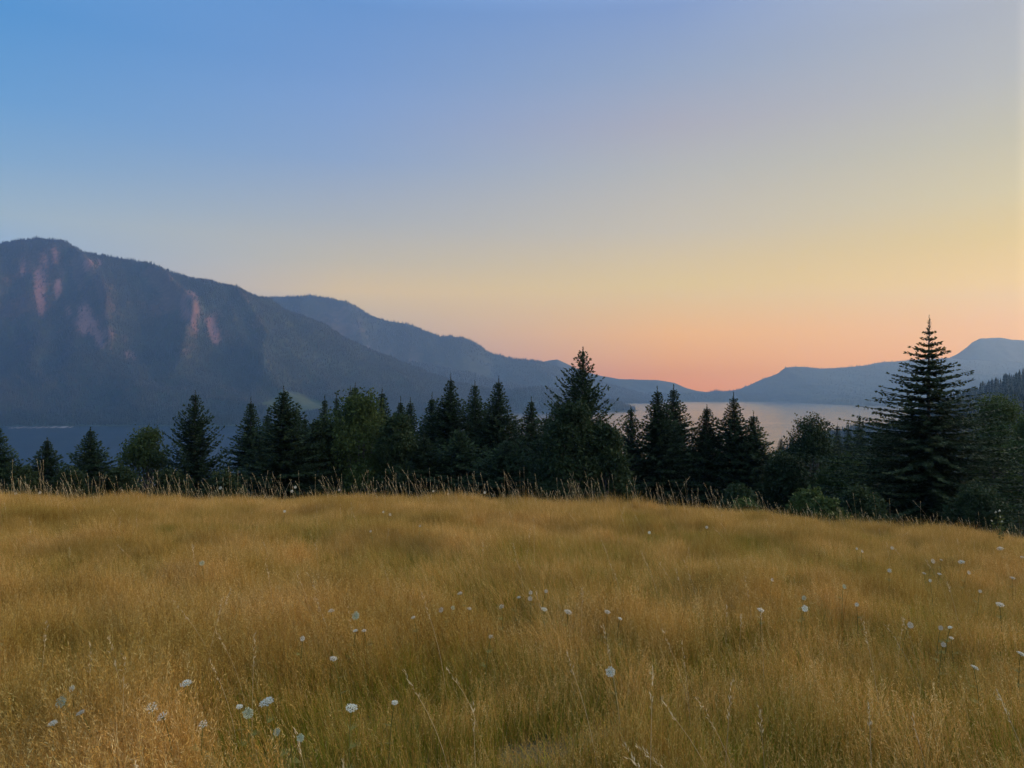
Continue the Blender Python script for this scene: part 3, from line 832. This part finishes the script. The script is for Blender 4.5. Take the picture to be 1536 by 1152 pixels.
SH = [
 (28, 706, 40, 36, 'leaves_dark', 'low dark shrub behind the grass beside the edge conifer'),
 (105, 712, 40, 37, 'leaves_dark', 'low dark shrub between the two small left conifers'),
 (178, 708, 38, 38, 'leaves_dark', 'low dark shrub under the left side of the green leafy bush'),
 (255, 712, 46, 37, 'leaves_dark', 'low dark shrub at the foot of the ragged open fir'),
 (335, 716, 42, 37, 'leaves_dark', 'low dark shrub in the gap where the river shows right of the open fir'),
 (1108, 738, 46, 36, 'leaves_dark', 'low dark shrub at the foot of the sharp spire'),
 (1215, 742, 46, 34, 'leaves', 'green shrub at the meadow edge below the hazy forest gap'),
 (1290, 735, 46, 36, 'leaves_dark', 'dark shrub at the meadow edge left of the fir foot'),
 (1120, 758, 26, 29, 'leaves_light', 'small bright green shrub just over the crest right of the tree row'),
 (1238, 758, 36, 30, 'leaves', 'small green shrub just over the crest left of the fir'),
 (1470, 735, 60, 36, 'leaves_dark', 'dark shrub at the foot of the fir on its right side'),
]
for i, (u, vt, hw, Y, m, lab) in enumerate(SH):
    plant_tree('shrub', lab, 'shrub', 'shrubs behind the crest of the meadow', u, vt, hw, Y, BUSHY, 500 + i, m, parts_name=('stem', 'foliage'))
HZ = [
 (1172, 652, 17, 190, 'pale hazy conifer top just right of the last dark conifer'),
 (1188, 648, 15, 180, 'pale hazy conifer top left of the leafy crown at the river'),
 (1256, 632, 20, 170, 'hazy round-shouldered conifer right of the poking leafy crown'),
 (1272, 630, 15, 185, 'slim hazy conifer beside the tallest hazy one'),
 (1289, 619, 20, 165, 'tallest hazy conifer top left of the fir against the water'),
 (1240, 652, 18, 200, 'low hazy conifer behind the poking leafy crown'),
]
for i, (u, vt, hw, Y, lab) in enumerate(HZ):
    plant_tree('conifer', lab, 'tree', 'hazy conifers on the slope before the river', u, vt, hw, Y, 'dense', 600 + i, vref=690)

# ------------------------------------------------------------------ grass
def blade_strip(mb, base, az, lean, h, w, r, curl=0.6, segs=3):
    """bent ribbons; all arguments are arrays of n"""
    n = len(h)
    dx = np.cos(az); dy = np.sin(az)
    roll = az + math.pi / 2 + np.random.default_rng(n).normal(0, 0.6, n)
    wx = np.cos(roll); wy = np.sin(roll)
    rows = []
    for k in range(segs + 1):
        s = k / segs
        off = lean * h * (s * (1 - curl) + curl * s * s)
        z = h * (s - 0.28 * lean * s * s)
        ww = w * (1 - 0.85 * s ** 1.6) * 0.5
        c = np.stack([base[:, 0] + dx * off, base[:, 1] + dy * off, base[:, 2] + z], 1)
        wv = np.stack([wx * ww, wy * ww, 0 * ww], 1)
        rows += [c - wv, c + wv]
    V = np.stack(rows, 1)
    m = 2 * (segs + 1)
    Q = np.array([[2 * k, 2 * k + 1, 2 * k + 3, 2 * k + 2] for k in range(segs)])
    mb.add(V.reshape(-1, 3), (np.arange(n)[:, None, None] * m + Q[None]).reshape(-1, 4), np.repeat(r, m), 0)
    return rows[-1] * 0.5 + rows[-2] * 0.5, np.stack([dx, dy], 1)
def tuft(seed, n_dry, n_green, rad, hd, hg, lean, headp, wmul=1.0):
    r = np.random.default_rng(seed)
    mb = MB()
    def base(n):
        a = r.uniform(0, 6.28, n); q = np.sqrt(r.random(n)) * rad
        return np.stack([q * np.cos(a), q * np.sin(a), np.zeros(n)], 1)
    if n_green:
        n = int(n_green * 1.5)
        blade_strip(mb, base(n), r.uniform(0, 6.28, n), np.abs(r.normal(lean * 1.3, 0.25, n)), r.uniform(0.5, 1.0, n) * hg, r.uniform(0.0022, 0.0045, n) * wmul, np.clip(r.normal(0.45, 0.25, n), 0, 1))
        for a in mb.m: a[:] = 1
    if n_dry:
        n = int(n_dry * 1.5)
        k0 = len(mb.m)
        h = np.clip(r.normal(0.86, 0.16, n), 0.4, 1.25) * hd
        rv = np.clip(r.normal(0.5, 0.22, n), 0, 1)
        tip, dirs = blade_strip(mb, base(n), r.uniform(0, 6.28, n), np.abs(r.normal(lean * 0.7, 0.14, n)), h, r.uniform(0.0018, 0.0032, n) * (0.5 + 0.5 * wmul), rv, 0.7)
        idx = np.nonzero(r.random(n) < headp)[0]
        m = len(idx)
        # feathery seed heads: several small spikelets round the stem tip
        for j in range(7):
            t = j / 6
            P = tip[idx] - np.array([0, 0, 1.0]) * (0.085 * t) + r.normal(0, 0.004, (m, 3)) - np.concatenate([dirs[idx] * (0.03 * t), np.zeros((m, 1))], 1)
            d = r.normal(0, 0.45, (m, 3)) + np.array([0, 0, 0.9]); d[:, :2] += dirs[idx] * 0.6
            d = unit(d) * r.uniform(0.012, 0.024, (m, 1))
            w = unit(np.cross(d, r.normal(0, 1, (m, 3)))) * 0.0016
            mb.kites(P, d, w, np.clip(rv[idx] + 0.15, 0, 1))
    return mb.mesh('grass_tuft', [M['dry'], M['green']])
protos = [tuft(1, 190, 40, 0.26, 0.44, 0.26, 0.22, 0.75), tuft(2, 170, 60, 0.26, 0.40, 0.26, 0.30, 0.8), tuft(3, 210, 30, 0.26, 0.46, 0.22, 0.40, 0.7),
          tuft(4, 150, 90, 0.26, 0.40, 0.28, 0.25, 0.7), tuft(5, 80, 150, 0.26, 0.38, 0.30, 0.30, 0.6), tuft(6, 50, 190, 0.26, 0.36, 0.30, 0.35, 0.5),
          tuft(7, 60, 170, 0.26, 0.40, 0.33, 0.22, 0.6), tuft(8, 140, 60, 0.28, 0.30, 0.22, 0.75, 0.6),
          tuft(9, 46, 10, 0.10, 0.56, 0.30, 0.62, 0.9, 2.0), tuft(10, 8, 42, 0.13, 0.45, 0.34, 0.55, 0.9, 3.4), tuft(11, 70, 6, 0.16, 0.52, 0.25, 0.85, 0.5, 1.5)]
gcol = bpy.data.collections.new('grass_tufts')
for i, me in enumerate(protos):
    gcol.objects.link(bpy.data.objects.new('grass_tuft_%02d' % i, me))
def green_amount(x, y):
    """0 dry .. 1 green: patches drawn out across the slope"""
    g = fbm(x * 0.36, y * 0.62, 71, 3) * 2.1 + 0.6 * noise2(x * 1.3, y * 1.3, 77)
    g = g + 0.30 - 0.85 * sstep(13, 20, y) + 0.36 * sstep(0, 4, x) - 0.25 * sstep(0.5, -2, x) * sstep(9, 4, y)
    g = g + 1.2 * np.exp(-((x + 0.2) / 1.7) ** 2 - ((y - 9.2) / 1.3) ** 2)      # the dark green hollow at mid field
    g = g + 0.45 * np.exp(-((x - 2.2) / 1.2) ** 2 - ((y - 2.6) / 1.0) ** 2)
    return g
rg = np.random.default_rng(3)
N = 60000
gy = rg.uniform(0.9, 32, N); gx = rg.uniform(-30, 27, N)
keep = (np.abs(gx) < 0.80 * gy + 3.2)
dens = np.interp(gy, [0, 6, 14, 32], [1.0, 1.0, 0.62, 0.50])
keep &= rg.random(N) < dens * (0.80 + 0.75 * fbm(gx * 1.6, gy * 1.6, 61, 2))
gx, gy = gx[keep], gy[keep]
gzv = terrain(gx, gy)
ga = green_amount(gx, gy)
lay = noise2(gx * 0.9 + 31, gy * 0.9, 83)
pick = np.zeros(len(gx), np.int32)
u1 = rg.random(len(gx))
for i in range(len(gx)):
    a = ga[i] + (u1[i] - 0.5) * 0.45
    if a < 0.0: pick[i] = 7 if lay[i] > 0.42 else int(u1[i] * 3)
    elif a < 0.30: pick[i] = 3 if u1[i] < 0.6 else 1
    else: pick[i] = 4 + int(u1[i] * 3)
hs = (1.0 + 0.42 * fbm(gx * 0.9, gy * 0.9, 91, 2) + rg.normal(0, 0.10, len(gx)))
hs *= np.where(ga > 0.5, 0.9, 1.0)
# coarse straw clumps, broad-leaved weeds and flattened bunches among the fine grass
u2 = rg.random(len(gx)); clump = noise2(gx * 0.8 + 7, gy * 0.8, 103)
pick = np.where(u2 < 0.07 + 0.07 * clump, 8, np.where((u2 > 0.93 - 0.05 * clump) & (ga > -0.2), 9, np.where((u2 > 0.5) & (u2 < 0.56 + 0.06 * clump), 10, pick))).astype(np.int32)
tiltd = 2.6 + 1.2 * noise2(gx * 0.25, gy * 0.25, 95)
tilta = 0.17 + 0.26 * noise2(gx * 0.7, gy * 0.7, 97) + rg.normal(0, 0.07, len(gx))
rots = np.zeros((len(gx), 3), np.float32)
spin = rg.uniform(0, 6.28, len(gx))
for i in range(len(gx)):
    axis = Vector((-math.sin(tiltd[i]), math.cos(tiltd[i]), 0))
    rots[i] = (Matrix.Rotation(tilta[i], 3, axis) @ Matrix.Rotation(spin[i], 3, 'Z')).to_euler()
gm = bpy.data.meshes.new('grass')
gm.vertices.add(len(gx))
gm.vertices.foreach_set('co', np.stack([gx, gy, gzv - 0.015], 1).astype(np.float32).ravel())
a = gm.attributes.new('pick', 'INT', 'POINT'); a.data.foreach_set('value', pick)
a = gm.attributes.new('hs', 'FLOAT', 'POINT'); a.data.foreach_set('value', hs.astype(np.float32))
a = gm.attributes.new('rot', 'FLOAT_VECTOR', 'POINT'); a.data.foreach_set('vector', rots.ravel())
grass = link('grass', gm)
tag(grass, 'tall dry golden grass with green patches covering the meadow', 'grass', kind='stuff')
ng = bpy.data.node_groups.new('grass_scatter', 'GeometryNodeTree')
ng.interface.new_socket('Geometry', in_out='INPUT', socket_type='NodeSocketGeometry')
ng.interface.new_socket('Geometry', in_out='OUTPUT', socket_type='NodeSocketGeometry')
gi = ng.nodes.new('NodeGroupInput'); go = ng.nodes.new('NodeGroupOutput')
ci = ng.nodes.new('GeometryNodeCollectionInfo'); ci.inputs['Collection'].default_value = gcol
ci.inputs['Separate Children'].default_value = True; ci.inputs['Reset Children'].default_value = True
ip = ng.nodes.new('GeometryNodeInstanceOnPoints'); ip.inputs['Pick Instance'].default_value = True
def named(nm, ty):
    n = ng.nodes.new('GeometryNodeInputNamedAttribute'); n.data_type = ty; n.inputs['Name'].default_value = nm
    return n.outputs['Attribute']
ng.links.new(gi.outputs[0], ip.inputs['Points'])
ng.links.new(ci.outputs[0], ip.inputs['Instance'])
ng.links.new(named('pick', 'INT'), ip.inputs['Instance Index'])
ng.links.new(named('rot', 'FLOAT_VECTOR'), ip.inputs['Rotation'])
ng.links.new(named('hs', 'FLOAT'), ip.inputs['Scale'])
ng.links.new(ip.outputs[0], go.inputs[0])
grass.modifiers.new('scatter', 'NODES').node_group = ng

# tall seed stalks that stand above the meadow, most of them along its crest
mb = MB()
def stalk(x, y, h, az, lean, r, thick=1.0):
    z0 = gz(x, y)
    s = np.linspace(0, 1, 7)
    off = lean * h * (0.35 * s + 0.65 * s ** 2.2)
    P = np.stack([x + math.cos(az) * off, y + math.sin(az) * off, z0 + h * (s - 0.25 * lean * s * s)], 1)
    mb.tube(P, np.linspace(0.0026, 0.0016, 7) * thick, 3, r.uniform(0.2, 0.7))
    d = unit(P[-1] - P[-2]); L = r.uniform(0.10, 0.20)
    hp = P[-1] - d * L * 0.3
    m = 22
    t = r.random(m)
    B = hp + d * (t * L)[:, None] + r.normal(0, 0.0035, (m, 3))
    dd = unit(d + r.normal(0, 0.35, (m, 3))) * r.uniform(0.016, 0.028, (m, 1))
    mb.kites(B, dd, unit(np.cross(dd, r.normal(0, 1, (m, 3)))) * 0.0026 * thick, np.clip(r.normal(0.7, 0.2, m), 0, 1))
rs = np.random.default_rng(21)
CL = [(20, 14, .8), (60, 20, .8), (100, 16, .9), (230, 18, 1.0), (262, 12, .9), (372, 8, .8), (505, 9, 1.1), (560, 12, .8), (612, 12, 1.1), (632, 12, 1.15), (690, 12, .8), (735, 12, .9), (770, 14, .8), (850, 18, .9), (870, 14, .9), (905, 10, .8), (1010, 10, .7), (1080, 9, .9), (1100, 8, .6)]
for (u, n, hh) in CL:
    for k in range(n):
        y = rs.uniform(21.5, 26.5); x = (u + rs.normal(0, 16) - 768) / F * y
        stalk(x, y, np.clip(rs.normal(0.95, 0.20), 0.6, 1.5) * (0.75 + 0.36 * hh), rs.normal(2.9, 0.5) if rs.random() < 0.8 else rs.uniform(0, 6.28), abs(rs.normal(0.20, 0.12)), rs, 1.1)
for k in range(950):
    y = rs.uniform(19.5, 27.5); x = rs.uniform(-0.75, 0.72) * y
    big = rs.random() < (0.35 if x < 6 else 0.12)
    stalk(x, y, rs.uniform(0.8, 1.25) if big else rs.uniform(0.5, 0.8), rs.normal(2.9, 0.6) if rs.random() < 0.75 else rs.uniform(0, 6.28), abs(rs.normal(0.22, 0.13)), rs, 1.0)
for k in range(150):
    y = 2.2 + 17 * rs.random() ** 1.3; x = rs.uniform(-0.75, 0.75) * y
    stalk(x, y, rs.uniform(0.45, 0.68), rs.normal(2.7, 1.0), abs(rs.normal(0.22, 0.15)), rs, 0.6)
tag(link('tall_grass', mb.mesh('tall_grass', M['stalk'])), 'pale seed stalks rising above the golden grass along the crest', 'grass', kind='stuff')

# ------------------------------------------------------------------ wild flowers
def umbel(seed, style):
    """a flat head of many tiny white clusters on spokes, radius 1, facing +Z"""
    r = np.random.default_rng(seed); mb = MB()
    ring = {'flat': 30, 'face': 34, 'ragged': 17}[style]
    for k in range(ring):
        q = math.sqrt((k + 0.5) / ring); a = k * 2.39996
        if style == 'ragged': q *= r.uniform(0.7, 1.2)
        zc = {'flat': 0.28 * (1 - q * q), 'face': 0.35 * q * q, 'ragged': 0.2 * (1 - q * q) + r.normal(0, 0.06)}[style]
        c = np.array([q * math.cos(a), q * math.sin(a), zc])
        mb.tube([(0, 0, -0.55), c * [0.6, 0.6, 1] + [0, 0, -0.18], c], 0.022, 3, 0.2, 1)
        m = 12 if style != 'ragged' else 9
        pa = r.uniform(0, 6.28, m); pr = np.sqrt(r.random(m)) * (0.17 if style != 'ragged' else 0.16)
        B = c + np.stack([pr * np.cos(pa), pr * np.sin(pa), r.normal(0, 0.03, m)], 1)
        d = unit(np.stack([np.cos(pa), np.sin(pa), r.normal(0.1, 0.25, m)], 1)) * 0.13
        w = unit(np.cross(d, np.array([0, 0, 1.0]) + r.normal(0, 0.25, (m, 3)))) * 0.065
        mb.kites(B - d * 0.4, d, w, np.clip(r.normal(0.5, 0.3, m), 0, 1))
    # bracts below the head
    for k in range(8):
        a = k * 0.785
        mb.kites(np.array([[0, 0, -0.55]]), np.array([[0.5 * math.cos(a), 0.5 * math.sin(a), -0.12]]), np.array([[-math.sin(a) * 0.04, math.cos(a) * 0.04, 0]]), 0.4)
        mb.m[-1][:] = 1
    return mb
HEADS = {}
for st in ('flat', 'face', 'ragged'):
    for cn in ('petal', 'petal_green', 'petal_pink'):
        for sd in (1, 2):
            HEADS[st, cn, sd] = umbel(sd * 7 + len(st), st).mesh('flower_head', [M[cn], M['stem']])
GF = 'white wild flowers scattered over the meadow'
GFT = 'tiny white flower heads along the meadow crest'
GFS = 'tiny white flower heads far up the meadow'
TC = 'tiny white flower head among the grass stalks on the crest before dark trees'
TS = 'tiny pale flower dot in the upper meadow among the golden grass'
FL = [
 (93, 1053, 15, 'face', 'petal_green', 'large round pale green flower head near the left edge of the meadow'),
 (109, 1033, 8, 'face', 'petal', 'small closed white flower head just above the large round pale green one'),
 (121, 1069, 11, 'flat', 'petal_pink', 'thin cream flower head edge-on just right below the large round green one'),
 (79, 1085, 12, 'flat', 'petal', 'slim tilted white flower head, lowest one near the left edge'),
 (279, 1025, 15, 'flat', 'petal', 'white flower head alone above the pair of ragged white flowers'),
 (227, 1062, 16, 'ragged', 'petal', 'upper left one of the pair of ragged white flowers in the near grass'),
 (243, 1075, 15, 'ragged', 'petal', 'lower right one of the pair of ragged white flowers in the near grass'),
 (304, 1087, 13, 'ragged', 'petal_pink', 'ragged pinkish flower alone right of the white ragged pair'),
 (400, 1053, 19, 'flat', 'petal', 'broad bright white domed flower, brightest of the near grass'),
 (372, 1070, 14, 'face', 'petal_green', 'cupped pale green flower head just below the broad white domed one'),
 (416, 1098, 8, 'face', 'petal_green', 'small green flower head below the broad white domed flower'),
 (451, 1107, 9, 'face', 'petal_green', 'round green flower bud lowest and right of the broad white domed flower'),
 (359, 1060, 6, 'flat', 'petal', 'little white flower head just left of the cupped pale green one'),
 (527, 1062, 16, 'flat', 'petal', 'flat white flower alone in tall golden grass below the middle left'),
 (592, 1054, 8, 'flat', 'petal', 'small faint flower right of the flat white one in tall golden grass'),
 (916, 1008, 13, 'face', 'petal', 'upright oval white flower alone in tall golden grass right of the middle'),
 (497, 916, 11, 'flat', 'petal_pink', 'thin cream flower arching above the golden grass left of the flower band'),
 (534, 924, 14, 'face', 'petal_green', 'pale round flower head above a pair of small white ones'),
 (533, 946, 7, 'flat', 'petal', 'left one of two small white flowers under the pale round head'),
 (546, 946, 8, 'flat', 'petal', 'right one of two small white flowers under the pale round head'),
 (500, 988, 10, 'flat', 'petal_pink', 'cream flower head in reddish grass left of the middle'),
 (454, 958, 7, 'face', 'petal_pink', 'dull cream flower head left of the reddish grass'),
 (620, 926, 8, 'flat', 'petal', 'small white flower left of the bright oval one in the green band'),
 (662, 915, 9, 'face', 'petal', 'bright oval white flower at the left end of the green band'),
 (679, 912, 6, 'face', 'petal_green', 'faint greenish flower just right of the bright oval white one'),
 (704, 913, 8, 'flat', 'petal', 'thin flat white flower between the bright oval and the bent one'),
 (690, 890, 9, 'flat', 'petal', 'white flower highest above the left half of the green band'),
 (752, 910, 10, 'ragged', 'petal', 'bent white flower in the middle of the green band'),
 (736, 955, 9, 'ragged', 'petal_pink', 'cream ragged flower standing below the green band'),
 (796, 889, 7, 'face', 'petal', 'upper one of two white flower heads stacked at mid meadow'),
 (795, 898, 8, 'face', 'petal_pink', 'lower one of two white flower heads stacked at mid meadow'),
 (819, 887, 6, 'face', 'petal', 'small round flower right of the two stacked heads'),
 (778, 896, 7, 'flat', 'petal', 'thin flower left of the two stacked heads'),
 (816, 914, 11, 'flat', 'petal', 'flat white flower below the two stacked heads'),
 (852, 918, 14, 'flat', 'petal', 'long flat white flower at the right end of the green band'),
 (911, 918, 11, 'flat', 'petal_pink', 'cream flower cluster right of the long flat white flower'),
 (930, 928, 6, 'flat', 'petal', 'tiny flower right below the cream flower cluster'),
 (303, 845, 9, 'face', 'petal_green', 'round pale flower in a green tuft on the upper left meadow'),
 (1141, 915, 12, 'flat', 'petal', 'domed white flower left one of two on the right meadow'),
 (1207, 913, 11, 'face', 'petal', 'leaning white flower right one of two, under a green bud'),
 (1206, 897, 8, 'face', 'petal_green', 'green flower bud just above the leaning white flower'),
 (1266, 880, 8, 'face', 'petal_green', 'narrow upright pale flower on the green right meadow'),
 (1285, 907, 6, 'face', 'petal', 'small round flower below the narrow upright pale one'),
 (1365, 938, 11, 'face', 'petal', 'largest round white flower of the right meadow'),
 (1411, 942, 8, 'face', 'petal', 'small leaning flower right of the largest round one'),
 (1425, 941, 7, 'flat', 'petal', 'small flat flower beside the small leaning one'),
 (1427, 957, 7, 'flat', 'petal', 'slanting thin flower above the second round white one'),
 (1415, 967, 9, 'face', 'petal', 'second round white flower below the largest round one'),
 (1334, 856, 7, 'face', 'petal', 'round white flower alone at left of the upper right flowers'),
 (1399, 842, 8, 'face', 'petal', 'roundest white flower among the upper right flowers'),
 (1412, 840, 5, 'flat', 'petal', 'tiny flat flower right of the roundest upper right one'),
 (1442, 843, 11, 'flat', 'petal', 'tilted flat white flower among the upper right flowers'),
 (1386, 860, 7, 'flat', 'petal', 'flat white flower below the roundest upper right one'),
 (1409, 861, 7, 'flat', 'petal', 'flat cream flower low between the roundest and the tilted flat one'),
 (1395, 871, 5, 'face', 'petal', 'tiny bud-like flower lowest of the upper right flowers'),
 (1453, 859, 7, 'face', 'petal', 'round pale flower against reddish grass at the upper right'),
 (1500, 907, 14, 'flat', 'petal', 'long edge-on white flower near the right edge'),
 (1500, 823, 11, 'flat', 'petal_pink', 'cream flower highest near the right edge below the weed'),
 (1519, 867, 9, 'flat', 'petal', 'thin flat flower near the right edge above the long edge-on one'),
 (1505, 836, 7, 'flat', 'petal', 'small flat flower under the cream one near the right edge'),
 (1533, 836, 7, 'flat', 'petal', 'small flat flower cut close to the right edge'),
 (1470, 887, 6, 'face', 'petal', 'small round flower left above the long edge-on one'),
 (1462, 1001, 10, 'flat', 'petal', 'flat pale flower low on the right meadow'),
 (1532, 981, 11, 'flat', 'petal', 'white flower below the yellow leaf at the right edge'),
 (1158, 870, 6, 'face', 'petal', 'small leaning flower on the green slope above the domed white one'),
 (1060, 791, 5, 'face', 'petal', 'small bright flower high on the golden band right of the middle'),
 (974, 799, 5, 'face', 'petal', 'small bright flower high on the golden band below the golden water'),
 (1338, 822, 6, 'face', 'petal', 'small white flower high on the right golden band'),
 (1293, 827, 5, 'face', 'petal', TS), (1285, 823, 4, 'face', 'petal', TS), (575, 768, 4, 'face', 'petal', TS), (585, 772, 5, 'face', 'petal', TS),
 (427, 767, 5, 'face', 'petal', TS), (630, 789, 4, 'face', 'petal', TS), (556, 797, 4, 'face', 'petal', TS),
 (443, 731, 5, 'face', 'petal', TC), (438, 737, 5, 'face', 'petal', TC), (509, 735, 5, 'face', 'petal', TC), (331, 732, 6, 'face', 'petal', TC), (60, 739, 5, 'face', 'petal', TC),
 (672, 741, 4, 'face', 'petal', TC), (727, 739, 5, 'face', 'petal', TC), (650, 737, 4, 'face', 'petal', TC), (533, 745, 5, 'flat', 'petal', TC), (24, 741, 5, 'face', 'petal', TC),
]
for i, (u, v, wpx, st, cn, lab) in enumerate(FL):
    r = random.Random(i)
    dx, dz = (u - 768) / F, (576 - v) / F
    ys = np.linspace(2.0, 26.0, 3000)
    zt = meadow(ys * dx, ys) + 0.49
    hit = np.nonzero(ys * dz < zt + 0.0)[0]
    y = ys[hit[0]] if len(hit) else 23.5
    if lab == TC: y = r.uniform(21.5, 23.5)
    head = Vector((y * dx, y, CZ + y * dz))
    rad = max(wpx / F * y * (0.55 if v > 980 else 0.42), 0.016)
    sx = head.x + r.uniform(-.06, .06); sy = y + r.uniform(0.0, .10)
    zb = gz(sx, sy)
    e = empty('wild_flower', (sx, sy, zb))
    tag(e, lab, 'flower', GFT if lab == TC else GFS if lab == TS else GF)
    h = head - Vector((sx, sy, zb))
    lean = {'flat': Vector((r.uniform(-.35, .35), -0.30, 1)), 'face': Vector((r.uniform(-.5, .5), -1.0, 0.55)), 'ragged': Vector((r.uniform(-.3, .3), -0.55, 1))}[st].normalized()
    q = lean.to_track_quat('Z', 'Y')
    neck = h - lean * rad * 0.55
    sm = MB()
    s = np.linspace(0, 1, 8)[:, None]
    p0 = np.zeros(3); p1 = np.array([h.x * 0.3, h.y * 0.3, h.z * 0.75]); p2 = np.array(neck)
    sm.tube((1 - s) ** 2 * p0 + 2 * s * (1 - s) * p1 + s * s * p2, np.linspace(0.003, 0.002, 8), 5, 0.5)
    for k in range(3):       # feathery side leaves
        f = 0.25 + 0.2 * k; c = (1 - f) ** 2 * p0 + 2 * f * (1 - f) * p1 + f * f * p2; a = r.uniform(0, 6.28)
        for j in range(5):
            d = np.array([[math.cos(a + j * .3 - .6) * .06, math.sin(a + j * .3 - .6) * .06, .02]])
            sm.kites(c[None], d, np.array([[-d[0][1], d[0][0], 0]]) * 0.04, 0.6)
    link('stem', sm.mesh('stem', M['stem']), e)
    o = link('flower_head', HEADS[st, 'petal_pink' if (v < 980 and cn == 'petal' and i % 3) else cn, 1 + i % 2], e)
    o.location = h; o.rotation_mode = 'QUATERNION'; o.rotation_quaternion = q
    o.scale = (rad, rad, rad * (0.8 if st == 'flat' else 1.0))

# tall weed on the crest at the right, and a yellow-leaved weed near the right edge
def weed(name, label, u, vt, Y, seed, leaf, leafm, budm, n, branches):
    r = np.random.default_rng(seed)
    x = (u - 768) / F * Y; zb = gz(x, Y); H = CZ + (576 - vt) / F * Y - zb
    e = tag(empty(name, (x, Y, zb)), label, 'weed')
    st = MB(); lf = MB(); bd = MB()
    for b in range(branches):
        t = np.linspace(0, 1, 7)[:, None]
        tip = np.array([r.normal(0, 0.22) * H * 0.6, r.normal(0, .15) * H * .5, H * r.uniform(0.72, 1.0) if b else H])
        P = t * tip * np.array([1, 1, 1]) * np.concatenate([t ** 0.7, t ** 0.7, np.ones_like(t)], 1)
        st.tube(P, np.linspace(0.006, 0.002, 7), 5, 0.4)
        for k in range(n):
            f = r.uniform(0.15, 0.98); c = np.array([np.interp(f, t[:, 0], P[:, j]) for j in range(3)])
            d = unit(r.normal(0, 1, 3) * [1, 1, 0.5] + [0, 0, 0.2]) * leaf * r.uniform(0.5, 1.2)
            lf.kites(c[None], d[None], unit(np.cross(d, r.normal(0, 1, 3)))[None] * leaf * 0.2, r.uniform(0.3, 0.9))
        if budm:
            for k in range(12):
                d = unit(r.normal(0, 1, 3)) * 0.035
                bd.kites(P[-1][None], d[None], unit(np.cross(d, r.normal(0, 1, 3)))[None] * 0.014, 0.6)
    link('stem', st.mesh('stem', M['stem']), e); link('leaves', lf.mesh('leaves', M[leafm]), e)
    if budm: link('flower_buds', bd.mesh('flower_buds', M[budm]), e)
weed('tall_weed', 'tall branching weed with pale buds on the crest before the fir foot', 1502, 765, 19.5, 5, 0.11, 'leaves_light', 'petal', 16, 6)
weed('yellow_weed', 'small weed with a yellow leaf near the right edge of the meadow', 1529, 950, 6.6, 6, 0.10, 'yellow_leaf', None, 5, 1)

# ------------------------------------------------------------------ haze in the valley air
x0, x1, y0, y1, z0, z1 = -4700, 5600, -3100, 6300, -9.0, CZ + 740
hv = [(x, y, z) for z in (z0, z1) for y in (y0, y1) for x in (x0, x1)]
hq = [(0, 2, 3, 1), (4, 5, 7, 6), (0, 1, 5, 4), (2, 6, 7, 3), (0, 4, 6, 2), (1, 3, 7, 5)]
hm, t = mat('haze')
pv = nd(t, 'ShaderNodeVolumePrincipled')
pv.inputs['Color'].default_value = (0.40, 0.66, 1.0, 1)
pv.inputs['Density'].default_value = HAZE_DENSITY
pv.inputs['Anisotropy'].default_value = 0.5
t.links.new(pv.outputs[0], nd(t, 'ShaderNodeOutputMaterial').inputs['Volume'])
tag(link('haze', mesh_np('haze', hv, hq, hm)), 'thin bluish evening haze filling the valley', 'haze', kind='stuff')
